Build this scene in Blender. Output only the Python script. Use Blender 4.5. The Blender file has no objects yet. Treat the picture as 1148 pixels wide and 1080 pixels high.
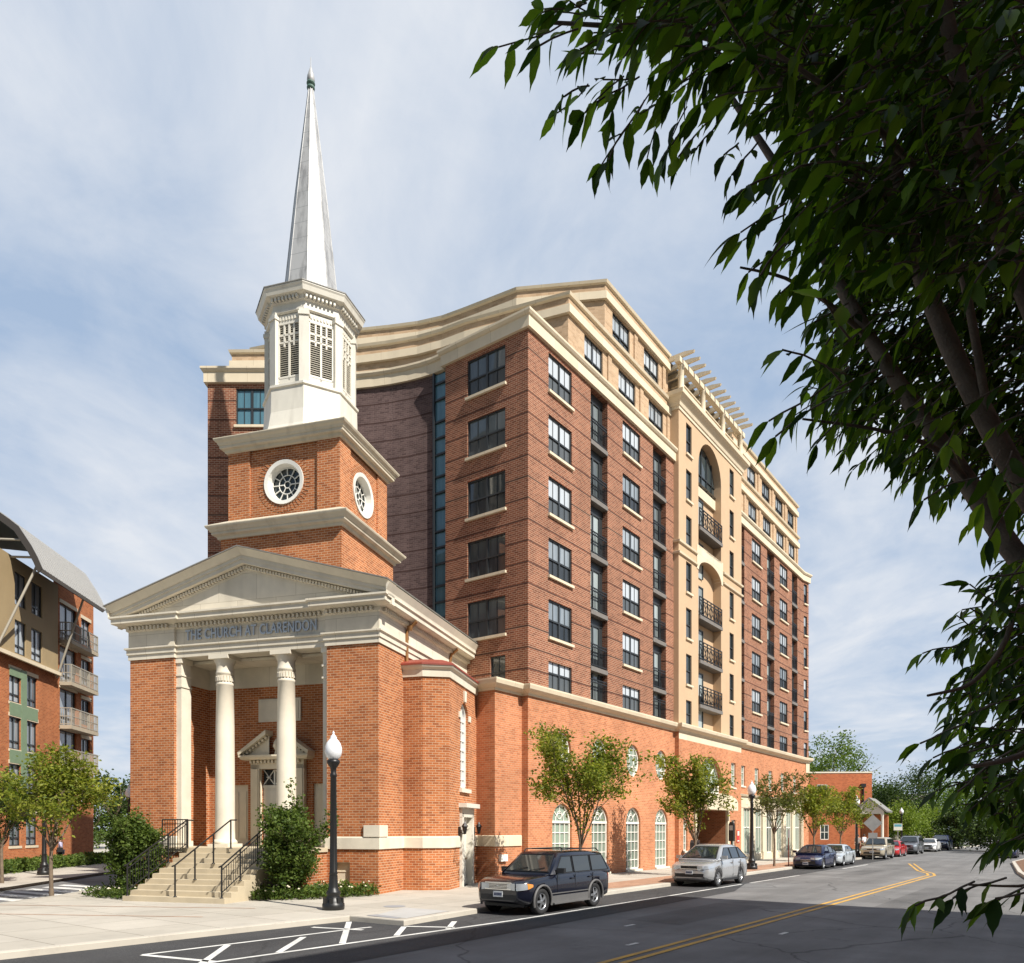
CLOUD = (9.4, 9.9, 10.7)
SHADE = (4.2, 21.8, 15.7)
import bpy, bmesh, math, random
from mathutils import Vector, Matrix, noise
rad = math.radians
sc = bpy.context.scene
COL = sc.collection

# ------------------------------------------------------------------ helpers
def tag(o, label=None, cat=None, group=None, kind=None):
    if label: o['label'] = label
    if cat: o['category'] = cat
    if group: o['group'] = group
    if kind: o['kind'] = kind
    return o

def empty(name, loc=(0, 0, 0), rz=0.0):
    o = bpy.data.objects.new(name, None); COL.objects.link(o)
    o.empty_display_size = 0.3
    o.location = loc; o.rotation_euler = (0, 0, rz)
    return o

def copy_tree(o, parent=None, loc=None, rz=None, scale=None):
    c = o.copy(); COL.objects.link(c); c.parent = parent
    if loc is not None: c.location = loc
    if rz is not None: c.rotation_euler = (0, 0, rz)
    if scale is not None: c.scale = scale
    for ch in list(o.children): copy_tree(ch, c)
    return c

class MB:
    """collects faces, then links them as one mesh object"""
    def __init__(s): s.v = []; s.f = []; s.m = []; s.s = []
    def poly(s, pts, m=0, sm=False):
        b = len(s.v); s.v += [tuple(p) for p in pts]
        s.f.append(tuple(range(b, b + len(pts)))); s.m.append(m); s.s.append(sm)
    def idx(s, verts, faces, m=0, sm=False):
        b = len(s.v); s.v += [tuple(p) for p in verts]
        for f in faces:
            s.f.append(tuple(b + i for i in f)); s.m.append(m); s.s.append(sm)
    def box(s, x0, x1, y0, y1, z0, z1, m=0):
        v = [(x0,y0,z0),(x1,y0,z0),(x1,y1,z0),(x0,y1,z0),(x0,y0,z1),(x1,y0,z1),(x1,y1,z1),(x0,y1,z1)]
        s.idx(v, [(3,2,1,0),(4,5,6,7),(0,1,5,4),(1,2,6,5),(2,3,7,6),(3,0,4,7)], m)
    def obox(s, c, ax, ay, az, m=0):
        """box from centre and three half axis vectors"""
        c, ax, ay, az = map(Vector, (c, ax, ay, az))
        v = [c-ax-ay-az, c+ax-ay-az, c+ax+ay-az, c-ax+ay-az, c-ax-ay+az, c+ax-ay+az, c+ax+ay+az, c-ax+ay+az]
        s.idx(v, [(3,2,1,0),(4,5,6,7),(0,1,5,4),(1,2,6,5),(2,3,7,6),(3,0,4,7)], m)
    def extrude(s, pts, vec, m=0, sm=False, caps=True):
        vec = Vector(vec); a = [Vector(p) for p in pts]; b = [p + vec for p in a]; n = len(a)
        if caps: s.poly(list(reversed(a)), m); s.poly(b, m)
        s.idx(a + b, [(i, (i+1) % n, n + (i+1) % n, n + i) for i in range(n)], m, sm)
    def lathe(s, prof, c=(0, 0, 0), n=16, m=0, sm=True, rot=0.0, caps=True):
        vs = []; fs = []; k = len(prof)
        for r, z in prof:
            for i in range(n):
                t = rot + 2*math.pi*i/n
                vs.append((c[0] + r*math.cos(t), c[1] + r*math.sin(t), c[2] + z))
        for j in range(k-1):
            for i in range(n):
                i2 = (i+1) % n
                fs.append((j*n+i, j*n+i2, (j+1)*n+i2, (j+1)*n+i))
        s.idx(vs, fs, m, sm)
        if caps:
            if prof[0][0] > 1e-4: s.poly(list(reversed(vs[:n])), m)
            if prof[-1][0] > 1e-4: s.poly(vs[-n:], m)
    def tube(s, pts, rs, n=8, m=0, sm=True, caps=True):
        pts = [Vector(p) for p in pts]
        if not hasattr(rs, '__len__'): rs = [rs]*len(pts)
        vs = []; fs = []; up = None
        for i, p in enumerate(pts):
            d = (pts[min(i+1, len(pts)-1)] - pts[max(i-1, 0)])
            if d.length < 1e-9: d = Vector((0, 0, 1))
            d.normalize()
            if up is None:
                up = Vector((0, 0, 1)) if abs(d.z) < .9 else Vector((1, 0, 0))
            a = d.cross(up)
            if a.length < 1e-6: a = d.cross(Vector((0, 1, 0.1)))
            a.normalize(); b = a.cross(d).normalized(); up = b
            for k in range(n):
                t = 2*math.pi*k/n
                vs.append(p + a*(rs[i]*math.cos(t)) + b*(rs[i]*math.sin(t)))
        for i in range(len(pts)-1):
            for k in range(n):
                k2 = (k+1) % n
                fs.append((i*n+k, i*n+k2, (i+1)*n+k2, (i+1)*n+k))
        s.idx(vs, fs, m, sm)
        if caps:
            s.poly(list(reversed(vs[:n])), m); s.poly(vs[-n:], m)
    def bar(s, p, q, w, h=None, m=0):
        """square bar from p to q"""
        p, q = Vector(p), Vector(q); h = h or w
        d = (q-p); L = d.length
        if L < 1e-6: return
        d.normalize()
        up = Vector((0, 0, 1)) if abs(d.z) < .95 else Vector((0, 1, 0))
        a = d.cross(up).normalized(); b = a.cross(d).normalized()
        s.obox((p+q)/2, d*(L/2), a*(w/2), b*(h/2), m)
    def sweep(s, prof, path, m=0, closed=False, caps=True, sm=False):
        """moulding: prof = [(outward, z)], path = plan points, outward is the right hand side"""
        P = [Vector((p[0], p[1])) for p in path]; n = len(P); rings = []
        for i in range(n):
            if closed: d0 = P[i]-P[i-1]; d1 = P[(i+1) % n]-P[i]
            else:
                d0 = P[i]-P[i-1] if i else P[1]-P[0]
                d1 = P[i+1]-P[i] if i < n-1 else P[i]-P[i-1]
            d0 = d0.normalized(); d1 = d1.normalized()
            n0 = Vector((d0.y, -d0.x)); n1 = Vector((d1.y, -d1.x))
            mm = n0+n1; mm = mm / max(1e-6, (1+n0.dot(n1)))
            rings.append([(P[i].x+mm.x*o, P[i].y+mm.y*o, z) for o, z in prof])
        k = len(prof); vs = [v for r in rings for v in r]; fs = []
        cnt = n if closed else n-1
        for i in range(cnt):
            j = (i+1) % n
            for a in range(k-1):
                fs.append((i*k+a, j*k+a, j*k+a+1, i*k+a+1))
        s.idx(vs, fs, m, sm)
        if caps and not closed:
            s.poly(rings[0], m); s.poly(list(reversed(rings[-1])), m)
    def build(s, name, mats, parent=None, loc=(0, 0, 0), rz=0.0, weld=False):
        me = bpy.data.meshes.new(name)
        me.from_pydata(s.v, [], s.f)
        if not isinstance(mats, (list, tuple)): mats = [mats]
        for m in mats: me.materials.append(m)
        me.polygons.foreach_set('material_index', s.m)
        me.polygons.foreach_set('use_smooth', s.s)
        autouv(me)
        if weld:
            bm = bmesh.new(); bm.from_mesh(me)
            bmesh.ops.remove_doubles(bm, verts=bm.verts, dist=1e-4)
            bm.to_mesh(me); bm.free()
        me.update()
        o = bpy.data.objects.new(name, me); COL.objects.link(o)
        o.location = loc; o.rotation_euler = (0, 0, rz)
        if parent: o.parent = parent
        return o

def autouv(me):
    uvl = me.uv_layers.new(name='uv')
    data = [0.0]*(2*len(me.loops)); vs = me.vertices; lp = me.loops
    for p in me.polygons:
        nx, ny, nz = p.normal
        flat = abs(nz) > .75
        if not flat:
            l = math.hypot(nx, ny) or 1; tx, ty = -ny/l, nx/l
        for li in p.loop_indices:
            c = vs[lp[li].vertex_index].co
            if flat: data[2*li] = c.x; data[2*li+1] = c.y
            else: data[2*li] = c.x*tx + c.y*ty; data[2*li+1] = c.z
    uvl.data.foreach_set('uv', data)

def wall(mb, P, u0, u1, z0, z1, holes=(), depth=.2, m=0, mr=None, arch=()):
    """wall sheet over (u,z) with rectangular holes; P(u,z,d) gives the point d behind the face. arch: hole indices with round heads"""
    mr = m if mr is None else mr
    us = sorted({u0, u1, *[h[0] for h in holes], *[h[1] for h in holes]})
    zs = sorted({z0, z1, *[h[2] for h in holes], *[h[3] for h in holes]})
    us = [u for u in us if u0-1e-6 <= u <= u1+1e-6]; zs = [z for z in zs if z0-1e-6 <= z <= z1+1e-6]
    for i in range(len(us)-1):
        run = None
        for j in range(len(zs)-1):
            uc = (us[i]+us[i+1])/2; zc = (zs[j]+zs[j+1])/2
            if any(h[0] < uc < h[1] and h[2] < zc < h[3] for h in holes):
                if run is not None:
                    mb.poly([P(us[i],run,0),P(us[i+1],run,0),P(us[i+1],zs[j],0),P(us[i],zs[j],0)], m); run = None
            elif run is None: run = zs[j]
        if run is not None:
            mb.poly([P(us[i],run,0),P(us[i+1],run,0),P(us[i+1],zs[-1],0),P(us[i],zs[-1],0)], m)
    for k, h in enumerate(holes):
        a, b, c, d = h[:4]; dp = h[4] if len(h) > 4 else depth
        top = d
        if k in arch:
            r = (b-a)/2; cu = (a+b)/2; zr = arch[k] if isinstance(arch, dict) else r
            sp = d-zr; top = sp
            N = 14; A = [(cu-r*math.cos(math.pi*t/N), sp+zr*math.sin(math.pi*t/N)) for t in range(N+1)]
            for t in range(N):
                (ua, za), (ub, zb) = A[t], A[t+1]
                mb.poly([P(ua,za,0),P(ub,zb,0),P(ub,d,0),P(ua,d,0)], m)
                mb.poly([P(ua,za,0),P(ub,zb,0),P(ub,zb,dp),P(ua,za,dp)], mr)
        else:
            mb.poly([P(a,d,0),P(b,d,0),P(b,d,dp),P(a,d,dp)], mr)
        mb.poly([P(a,c,0),P(b,c,0),P(b,c,dp),P(a,c,dp)], mr)
        mb.poly([P(a,c,0),P(a,top,0),P(a,top,dp),P(a,c,dp)], mr)
        mb.poly([P(b,c,0),P(b,top,0),P(b,top,dp),P(b,c,dp)], mr)

# ------------------------------------------------------------------ materials
class NT:
    def __init__(s, name):
        s.mat = bpy.data.materials.new(name); s.mat.use_nodes = True
        s.nt = s.mat.node_tree; s.b = s.nt.nodes['Principled BSDF']
        s.out = s.nt.nodes['Material Output']
    def n(s, t, **kw):
        nd = s.nt.nodes.new('ShaderNode'+t)
        for k, v in kw.items():
            if k.startswith('_'):
                setattr(nd, k[1:], v)
            else:
                key = k.replace('_', ' ')
                s.set(nd.inputs[int(key[1:])] if key[0] == 'i' and key[1:].isdigit() else nd.inputs[key], v)
        return nd
    def set(s, sock, v):
        if hasattr(v, 'is_output'): s.nt.links.new(v, sock)
        elif isinstance(v, tuple) and len(v) == 3 and sock.type == 'RGBA': sock.default_value = (*v, 1)
        else: sock.default_value = v
    def p(s, **kw):
        for k, v in kw.items(): s.set(s.b.inputs[k.replace('_', ' ')], v)
    def uv(s): return s.n('TexCoord').outputs['UV']
    def ob(s): return s.n('TexCoord').outputs['Object']
    def noise(s, scale, detail=4, rough=.55, vec=None, dist=0):
        return s.n('TexNoise', Vector=vec or s.ob(), Scale=scale, Detail=float(detail), Roughness=rough, Distortion=float(dist)).outputs['Fac']
    def ramp(s, fac, a, b, lo=0.0, hi=1.0):
        return s.n('MapRange', Value=fac, i1=lo, i2=hi, i3=a, i4=b).outputs[0]
    def mix(s, fac, a, b, mode='MIX'):
        nd = s.nt.nodes.new('ShaderNodeMix'); nd.data_type = 'RGBA'; nd.blend_type = mode
        s.set(nd.inputs[0], fac); s.set(nd.inputs[6], a); s.set(nd.inputs[7], b)
        return nd.outputs[2]
    def math(s, op, a, b=0.0):
        nd = s.n('Math', _operation=op); s.set(nd.inputs[0], a); s.set(nd.inputs[1], b); return nd.outputs[0]
    def scale(s, vec, v):
        nd = s.n('VectorMath', _operation='MULTIPLY', i0=vec); nd.inputs[1].default_value = v; return nd.outputs[0]
    def hsv(s, col, val):
        return s.n('HueSaturation', Color=col, Value=val).outputs[0]
    def bump(s, h, strength=.3, dist=.01):
        s.p(Normal=s.n('Bump', Height=h, Strength=strength, Distance=dist).outputs[0])

def m_plain(name, col, rough=.6, metal=0., var=.0, nscale=3., bump=0., spec=.5, coat=0.):
    t = NT(name); t.p(Roughness=rough, Metallic=metal, Coat_Weight=coat, Specular_IOR_Level=spec)
    if var:
        t.p(Base_Color=t.hsv(col, t.ramp(t.noise(nscale, 5), 1-var, 1+var, .3, .7)))
    else: t.p(Base_Color=col)
    if bump: t.bump(t.noise(nscale*9, 4), bump, .01)
    return t.mat

def m_brick(name, c1, c2, mortar, bw=.215, rh=.08, ms=.008, var=.14, band=None, mottled=0.):
    t = NT(name); uv = t.uv()
    br = t.n('TexBrick', Vector=uv, Color1=c1, Color2=c2, Mortar=mortar, Scale=1.0, Mortar_Size=ms, Mortar_Smooth=.15, Bias=0.0, Brick_Width=bw, Row_Height=rh)
    col = br.outputs['Color']
    # a second brick-by-brick pattern for odd dark headers
    b2 = t.n('TexBrick', Vector=uv, Color1=(1., 1., 1.), Color2=(.62, .58, .56), Mortar=(1., 1., 1.), Scale=1.0, Mortar_Size=0.0, Bias=-.55, Brick_Width=bw, Row_Height=rh, _offset_frequency=2)
    col = t.mix(.75, col, b2.outputs['Color'], 'MULTIPLY')
    if mottled:
        f = t.ramp(t.noise(1.6, 6, .7), 0, 1, .35, .65)
        col = t.mix(t.math('MULTIPLY', f, mottled), col, (.50, .245, .125), 'MIX')
    col = t.hsv(col, t.ramp(t.noise(.35, 4), 1-var, 1+var, .3, .7))
    st = t.noise(1.0, 3, .5, vec=t.scale(t.ob(), (1.3, 1.3, .16)))
    col = t.hsv(col, t.ramp(st, .9, 1.06, .3, .7))
    if band:
        v = t.n('SeparateXYZ', Vector=uv).outputs[1]
        fr = t.math('FRACT', t.math('DIVIDE', t.math('SUBTRACT', v, band[1]), band[0]))
        msk = t.math('LESS_THAN', fr, band[2]/band[0])
        col = t.mix(t.math('MULTIPLY', msk, .78), col, (.045, .022, .018))
    t.p(Base_Color=col, Roughness=.88, Specular_IOR_Level=.25)
    t.bump(t.math('SUBTRACT', 1.0, br.outputs['Fac']), .5, .012)
    return t.mat

def m_stone(name, col, var=.1, joint=None, rough=.75, stain=.12):
    t = NT(name)
    c = t.hsv(col, t.ramp(t.noise(1.2, 6, .6), 1-var, 1+var, .3, .7))
    st = t.noise(1.0, 4, .6, vec=t.scale(t.ob(), (2.2, 2.2, .35)))
    c = t.mix(t.ramp(st, 0, stain, .5, .75), c, (.19, .16, .12))
    if joint:
        br = t.n('TexBrick', Vector=t.uv(), Color1=(1., 1., 1.), Color2=(.9, .9, .9), Mortar=(.55, .52, .47), Scale=1.0, Mortar_Size=.006, Mortar_Smooth=.1, Brick_Width=joint[0], Row_Height=joint[1])
        c = t.mix(1.0, c, br.outputs['Color'], 'MULTIPLY')
    t.p(Base_Color=c, Roughness=rough, Specular_IOR_Level=.3)
    t.bump(t.noise(26, 4), .12, .008)
    return t.mat

def m_glass(name, a, b, ior=1.75, rough=.03, blinds=False):
    t = NT(name)
    rnd = t.n('ObjectInfo').outputs['Random']
    uv = t.n('TexCoord').outputs['Object']
    f = t.noise(2.5, 3, .6, vec=t.scale(uv, (3., 3., .25)))
    f = t.math('ADD', t.math('MULTIPLY', f, .6), t.math('MULTIPLY', rnd, .75))
    c = t.mix(t.ramp(f, 0, 1, .2, .9), a, b)
    t.p(Base_Color=c, Roughness=rough, IOR=ior, Specular_IOR_Level=.5)
    t.bump(t.noise(1.3, 2, .5), .05, .03)
    return t.mat

M = {}
M['brick_church'] = m_brick('church brick', (.50, .170, .058), (.36, .108, .036), (.60, .42, .27), ms=.009, rh=.085, bw=.23)
M['brick_podium'] = m_brick('podium brick', (.585, .218, .098), (.455, .155, .066), (.55, .37, .245), mottled=.25, ms=.008, rh=.085, bw=.23)
M['brick_apt'] = m_brick('apartment brick', (.30, .108, .058), (.20, .066, .037), (.45, .32, .22), ms=.010, rh=.085, bw=.23, band=(.862, .812, .07))
M['brick_purple'] = m_brick('curved wall brick', (.135, .088, .082), (.092, .058, .056), (.165, .122, .11), ms=.008, rh=.085, bw=.23, band=(.862, .812, .07), var=.2)
M['brick_left'] = m_brick('corner house brick', (.46, .15, .055), (.36, .105, .038), (.45, .27, .15), ms=.007, rh=.085)
M['brick_far'] = m_brick('far brick', (.50, .145, .055), (.41, .11, .043), (.47, .26, .16), ms=.007, rh=.085)
M['brick_tan'] = m_brick('tan brick', (.53, .375, .24), (.47, .325, .20), (.53, .41, .29), ms=.006, rh=.1, bw=.3, var=.06)
M['brick_wellhead'] = m_brick('dark brick', (.17, .055, .04), (.13, .04, .03), (.3, .2, .15))
M['stone'] = m_stone('limestone', (.72, .655, .53), joint=(1.5, .9))
M['stone_plain'] = m_stone('limestone trim', (.72, .655, .53))
M['precast'] = m_stone('cream precast', (.70, .60, .44), var=.06, joint=(1.8, 3.), stain=.08)
M['stucco'] = m_stone('tan stucco', (.53, .375, .235), var=.04, stain=.06)
M['stucco_dark'] = m_stone('ochre stucco', (.36, .27, .15), var=.05)
M['white_paint'] = m_stone('white paint', (.70, .665, .575), var=.05, rough=.5, stain=.25)
M['shaded_cornice_paint'] = m_stone('weathered shade-toned cornice paint', (.62, .55, .42), var=.06, rough=.6, stain=.35)  # base tone darkened in place of shade on the down-facing mouldings, plus weather stains
M['cream_paint'] = m_plain('cream paint', (.74, .66, .50), .5, var=.05)
M['steel_white'] = m_plain('white window paint', (.80, .78, .71), .45)
M['step_stone'] = m_stone('step stone', (.52, .44, .31), var=.1)
M['roof_grey'] = m_plain('roof lead', (.22, .21, .19), .6, var=.15)
M['roof_red'] = m_plain('red metal roof', (.26, .055, .035), .5, var=.1)
M['copper'] = m_plain('brown copper', (.30, .15, .055), .45, metal=.3, var=.2)
M['verdigris'] = m_plain('verdigris', (.08, .15, .12), .6, var=.3, nscale=8)
M['black_iron'] = m_plain('black iron', (.012, .012, .012), .42, spec=.5)
M['dark_frame'] = m_plain('dark window frame', (.028, .032, .034), .4)
M['slab_grey'] = m_plain('grey slab edge', (.17, .155, .14), .7, var=.1)
M['glass_up'] = m_glass('sash glass with blinds', (.14, .17, .19), (.50, .54, .57), ior=1.9)
M['glass_low'] = m_glass('screened sash glass', (.012, .014, .016), (.085, .095, .10), ior=1.5, rough=.1)
M['glass_dark'] = m_glass('dark shaded glass', (.010, .014, .015), (.045, .06, .062), ior=1.55)
M['glass_blue'] = m_glass('blue stair glass', (.02, .06, .09), (.10, .22, .27), ior=1.8)
M['glass_shop'] = m_glass('podium glass', (.012, .018, .017), (.26, .33, .26), ior=1.55)
M['glass_left'] = m_glass('corner house glass', (.05, .065, .075), (.42, .46, .50), ior=1.8)
M['metal_roof'] = m_plain('grey standing seam', (.40, .395, .38), .5, metal=.2, var=.02, nscale=.6)
M['lamp_globe'] = m_plain('frosted globe', (.80, .82, .84), .25, coat=.4)
M['galv'] = m_plain('galvanised steel', (.36, .36, .35), .5, metal=.5, var=.1)

def m_louver():
    t = NT('louver paint'); t.p(Base_Color=(.70, .66, .56), Roughness=.55); return t.mat
M['louver'] = m_louver()
def m_spire():
    t = NT('spire sheet metal')
    n1 = t.noise(2.2, 6, .65, vec=t.scale(t.ob(), (1.6, 1.6, .5)))
    c = t.mix(t.ramp(n1, 0, .8, .47, .66), (.43, .43, .425), (.22, .22, .22))
    z = t.n('SeparateXYZ', Vector=t.ob()).outputs[2]
    ln = t.math('LESS_THAN', t.math('FRACT', t.math('DIVIDE', z, .62)), .035)
    c = t.mix(t.math('MULTIPLY', ln, .75), c, (.22, .23, .23))
    t.p(Base_Color=c, Roughness=.5, Metallic=.1)
    return t.mat
M['spire'] = m_spire()
# ------------------------------------------------------------------ frames of the two main buildings
CP = (-4.3036, 24.7973); CA = -math.atan2(250., 862.)     # church: x along the front, y into the depth
BP = (.6473, 30.9966);  BA = -math.atan2(628., 862.)      # apartment house: x towards the street, y along it
def toloc(P, A, X, Y):
    dx, dy = X-P[0], Y-P[1]; c, s = math.cos(A), math.sin(A)
    return (dx*c + dy*s, -dx*s + dy*c)
def toworld(P, A, x, y):
    c, s = math.cos(A), math.sin(A)
    return (P[0] + x*c - y*s, P[1] + x*s + y*c)

def raise_dentils(mb, p, q, out, z0, z1, step=.16, w=.08, d=.09, m=0):
    p, q = Vector((p[0], p[1], 0)), Vector((q[0], q[1], 0)); dr = (q-p); L = dr.length; dr.normalize()
    nn = Vector((dr.y, -dr.x, 0)); k = int(L/step)
    for i in range(k):
        c = p + dr*(step*(i+.5)) + nn*(out + d/2)
        mb.obox((c.x, c.y, (z0+z1)/2), dr*(w/2), nn*(d/2), (0, 0, (z1-z0)/2), m)

# ------------------------------------------------------------------ church
church = tag(empty('church', (CP[0], CP[1], 0), CA), 'red brick church with columned portico, square tower and tall white spire', 'church')
def build_church():
    W = 9.74; cx = -W/2
    # walls
    b = MB()
    def F(u, z, d): return (u, d, z)
    b.box(-W, -7.87, 0, 1.9, 0, 8.13)
    def RF(u, z, d): return (u, d, z)
    wall(b, F, -1.87, 0, 0, 8.13, [(-1.55, -1.03, .12, 1.02)], .18)
    b.poly([(-1.87,0,0),(-1.87,1.9,0),(-1.87,1.9,8.13),(-1.87,0,8.13)])
    b.poly([(0,0,0),(0,1.93,0),(0,1.93,8.13),(0,0,8.13)])
    wall(b, lambda u, z, d: (u, 1.9+d, z), -7.87, -1.87, 0, 8.13, [(-5.62, -4.12, 1.5, 4.3), (-7.05, -6.2, 1.5, 3.75), (-3.5, -2.65, 1.5, 3.75)], .22)
    b.poly([(-W,1.9,0),(-W,14,0),(-W,14,8.13),(-W,1.9,8.13)])
    b.poly([(0,1.93,0),(0,10,0),(0,10,8.13),(0,1.93,8.13)])
    b.poly([(0,10,0),(-W,10,0),(-W,10,9.5),(0,10,9.5)])
    b.box(-7.87, -6.3, -1.3, 0, 0, 1.36); b.box(-2.7, -1.87, -1.3, 0, 0, 1.36)   # landing sides
    b.build('brick_wall', M['brick_church'], church)
    b = MB()
    b.box(-7.87, -1.87, -.02, 1.9, 1.36, 1.5); b.box(-7.93, -6.3, -1.36, -.02, 1.36, 1.5); b.box(-2.7, -1.81, -1.36, -.02, 1.36, 1.5)
    b.box(-6.3, -2.7, -1.4, -.02, 1.33, 1.5)
    b.build('porch_floor', M['step_stone'], church)
    # plinth band and corner block
    b = MB()
    pr = [(0, 1.46), (.05, 1.46), (.05, 1.82), (.03, 1.86), (0, 1.86)]
    b.sweep(pr, [(-1.87, .3), (-1.87, 0), (0, 0), (0, 1.92), (.73, 1.92), (1.53, 2.32), (1.434, 3.67)])
    b.build('plinth_band', M['stone_plain'], church); b = MB()
    b.sweep(pr, [(1.308, 5.41), (1.24, 6.4)]); b.build('plinth_band', M['stone_plain'], church); b = MB()
    b.sweep(pr, [(-W, 6), (-W, 0), (-7.87, 0), (-7.87, .3)]); b.build('plinth_band', M['stone_plain'], church); b = MB()
    b.box(-.50, .07, -.07, .55, 1.86, 2.24)
    b.build('corner_block', M['stone_plain'], church)
    # small basement window and vent
    b = MB(); b.box(-1.55, -1.03, .12, .16, .12, 1.02); 
    for z in (.4, .7): b.box(-1.55, -1.03, .10, .12, z, z+.03)
    b.build('basement_window', M['cream_paint'], church)
    b = MB(); b.box(-2.3, -1.95, -1.32, -1.302, .25, 1.05)
    for i in range(7): b.box(-2.28, -1.97, -1.36, -1.32, .3+i*.1, .34+i*.1)
    b.build('basement_vent', M['roof_red'], church)
    # entablature
    b = MB()
    path = [(-W, 12), (-W, 0), (-7.87, 0), (-7.87, .1), (-1.87, .1), (-1.87, 0), (0, 0), (0, 10), (-.6, 10)]
    pr = [(.0, 8.13), (.05, 8.13), (.05, 8.3), (.09, 8.31), (.09, 8.46), (.15, 8.5), (.15, 8.55), (.04, 8.57), (.04, 9.12), (.1, 9.16), (.1, 9.28), (.14, 9.3), (.42, 9.34), (.44, 9.36), (.44, 9.5), (.5, 9.54), (.5, 9.6), (0, 9.66)]
    b.sweep(pr, path)
    b.box(-7.87, -1.87, .1, .75, 8.14, 9.6)
    b.box(-7.87, -1.87, .75, 1.9, 8.02, 8.12)
    for p, q in [((-W, 0), (-7.87, 0)), ((-7.8, .1), (-1.94, .1)), ((-1.87, 0), (0, 0)), ((0, .1), (0, 10))]:
        raise_dentils(b, p, q, .1, 9.16, 9.28, d=.1)
    b.box(-7.87, -1.87, 1.82, 1.9, 7.3, 8.02); b.box(-7.87, -7.80, .75, 1.82, 7.3, 8.02); b.box(-1.94, -1.87, .75, 1.82, 7.3, 8.02)
    b.build('entablature', M['stone'], church)
    # pediment: tympanum, raking cornice
    zb, ze, ov = 9.66, 11.22, .5
    hw = W/2 + .5; sl = (ze-zb)/hw; L = math.hypot(1, sl)
    b = MB(); b.poly([(cx-hw+.6, -.04, zb-.05), (cx+hw-.6, -.04, zb-.05), (cx, -.04, ze-.1)]); b.build('tympanum', M['stone'], church)
    b = MB()
    for s in (-1, 1):
        def st(y0, y1, t0, t1):
            pts = [(cx+s*hw, y0, zb+t0), (cx, y0, ze+t0), (cx, y0, ze+t1), (cx+s*(hw), y0, zb+t1)]
            b.extrude(pts, (0, y1-y0, 0))
        st(-.06, .14, -.36, -.16); st(-.33, .14, -.16, -.02); st(-.37, .14, -.02, .10)
        b.extrude([(cx+s*(hw-.02), -.40, zb+.10), (cx, -.40, ze+.10), (cx, -.60, ze+.30), (cx+s*(hw+.08), -.60, zb+.28)], (0, .70, 0))
        n = 46
        for i in range(n):
            t = (i+.5)/n; x = cx + s*hw*(1-t)*.985; z = zb + (ze-zb)*t - .23
            b.box(x-.04, x+.04, -.17, -.06, z-.06, z+.05)
    b.build('raking_cornice', M['stone_plain'], church)
    b = MB()
    # eaves gutters along the sides, lead edge on the rake
    for x0, s in ((0, 1), (-W, -1)):
        pts = [(x0+s*.5, -.5, 9.6), (x0+s*.51, -.5, 9.66), (x0+s*.63, -.5, 9.88), (x0+s*.5, -.5, 9.92)]
        b = MB(); b.extrude(pts, (0, 10.55, 0)); b.build('eaves_gutter', M['stone_plain'], church)
    b = MB()
    for s in (-1, 1):
        b.extrude([(cx+s*(hw+.1), -.63, zb+.285), (cx, -.63, ze+.305), (cx, -.63, ze+.34), (cx+s*(hw+.11), -.63, zb+.32)], (0, 12, 0))
    b.build('roof', M['roof_grey'], church)
    # lettering on the frieze
    cu = bpy.data.curves.new('frieze_lettering', 'FONT'); cu.body = 'THE CHURCH AT CLARENDON'; cu.size = .50; cu.extrude = .018; cu.align_x = 'CENTER'; cu.align_y = 'CENTER'; cu.space_character = 1.08
    cu.offset = .006
    tmp = bpy.data.objects.new('tmp', cu); COL.objects.link(tmp)
    dg = bpy.context.evaluated_depsgraph_get(); me = bpy.data.meshes.new_from_object(tmp.evaluated_get(dg))
    bpy.data.objects.remove(tmp)
    w = max(v.co.x for v in me.vertices) - min(v.co.x for v in me.vertices)
    o = bpy.data.objects.new('frieze_lettering', me); COL.objects.link(o); me.materials.clear(); me.materials.append(M['letters'])
    k = 5.15/w
    o.parent = church; o.location = (-4.82, .02, 8.86); o.rotation_euler = (math.pi/2, 0, 0); o.scale = (k, 1.0, 1)
    # columns
    b = MB()
    b.box(-.41, .41, -.41, .41, 0, .1)
    pr = [(.40, .1), (.42, .14), (.40, .2), (.37, .23), (.335, .27), (.33, .6), (.325, 2.2), (.31, 4.2), (.285, 5.6), (.305, 5.62), (.305, 5.68), (.285, 5.7), (.285, 5.98), (.31, 6.0), (.31, 6.06), (.29, 6.1), (.29, 6.3), (.36, 6.46), (.37, 6.5)]
    b.lathe(pr, n=28)
    for i in range(20):
        t = 2*math.pi*i/20; b.obox((.298*math.cos(t), .298*math.sin(t), 5.84), (.02*math.cos(t), .02*math.sin(t), 0), (-.03*math.sin(t), .03*math.cos(t), 0), (0, 0, .09))
    b.box(-.39, .39, -.39, .39, 6.5, 6.64)
    c0 = b.build('column', M['stone_plain'], church, (-6.09, .42, 1.5))
    c = c0.copy(); COL.objects.link(c); c.parent = church; c.location = (-3.65, .42, 1.5)
    for x0, x1 in ((-7.87, -7.66), (-2.08, -1.87)):
        b = MB(); b.box(x0, x1, .12, .62, 1.5, 8.14)
        for z0, z1, e in ((1.5, 1.68, .05), (7.1, 7.16, .03), (7.5, 7.56, .03), (7.95, 8.13, .05)): b.box(x0-(e if x0 > -5 else 0), x1+(e if x0 < -5 else 0), .12-e, .62+e, z0, z1)
        b.build('pilaster', M['stone_plain'], church)
    # plaque
    b = MB(); b.box(-5.72, -3.98, 1.84, 1.9, 6.02, 6.85); b.box(-5.64, -4.06, 1.82, 1.84, 6.10, 6.77); b.build('wall_plaque', M['stone_plain'], church)
    # main door
    door = MB()
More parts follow.
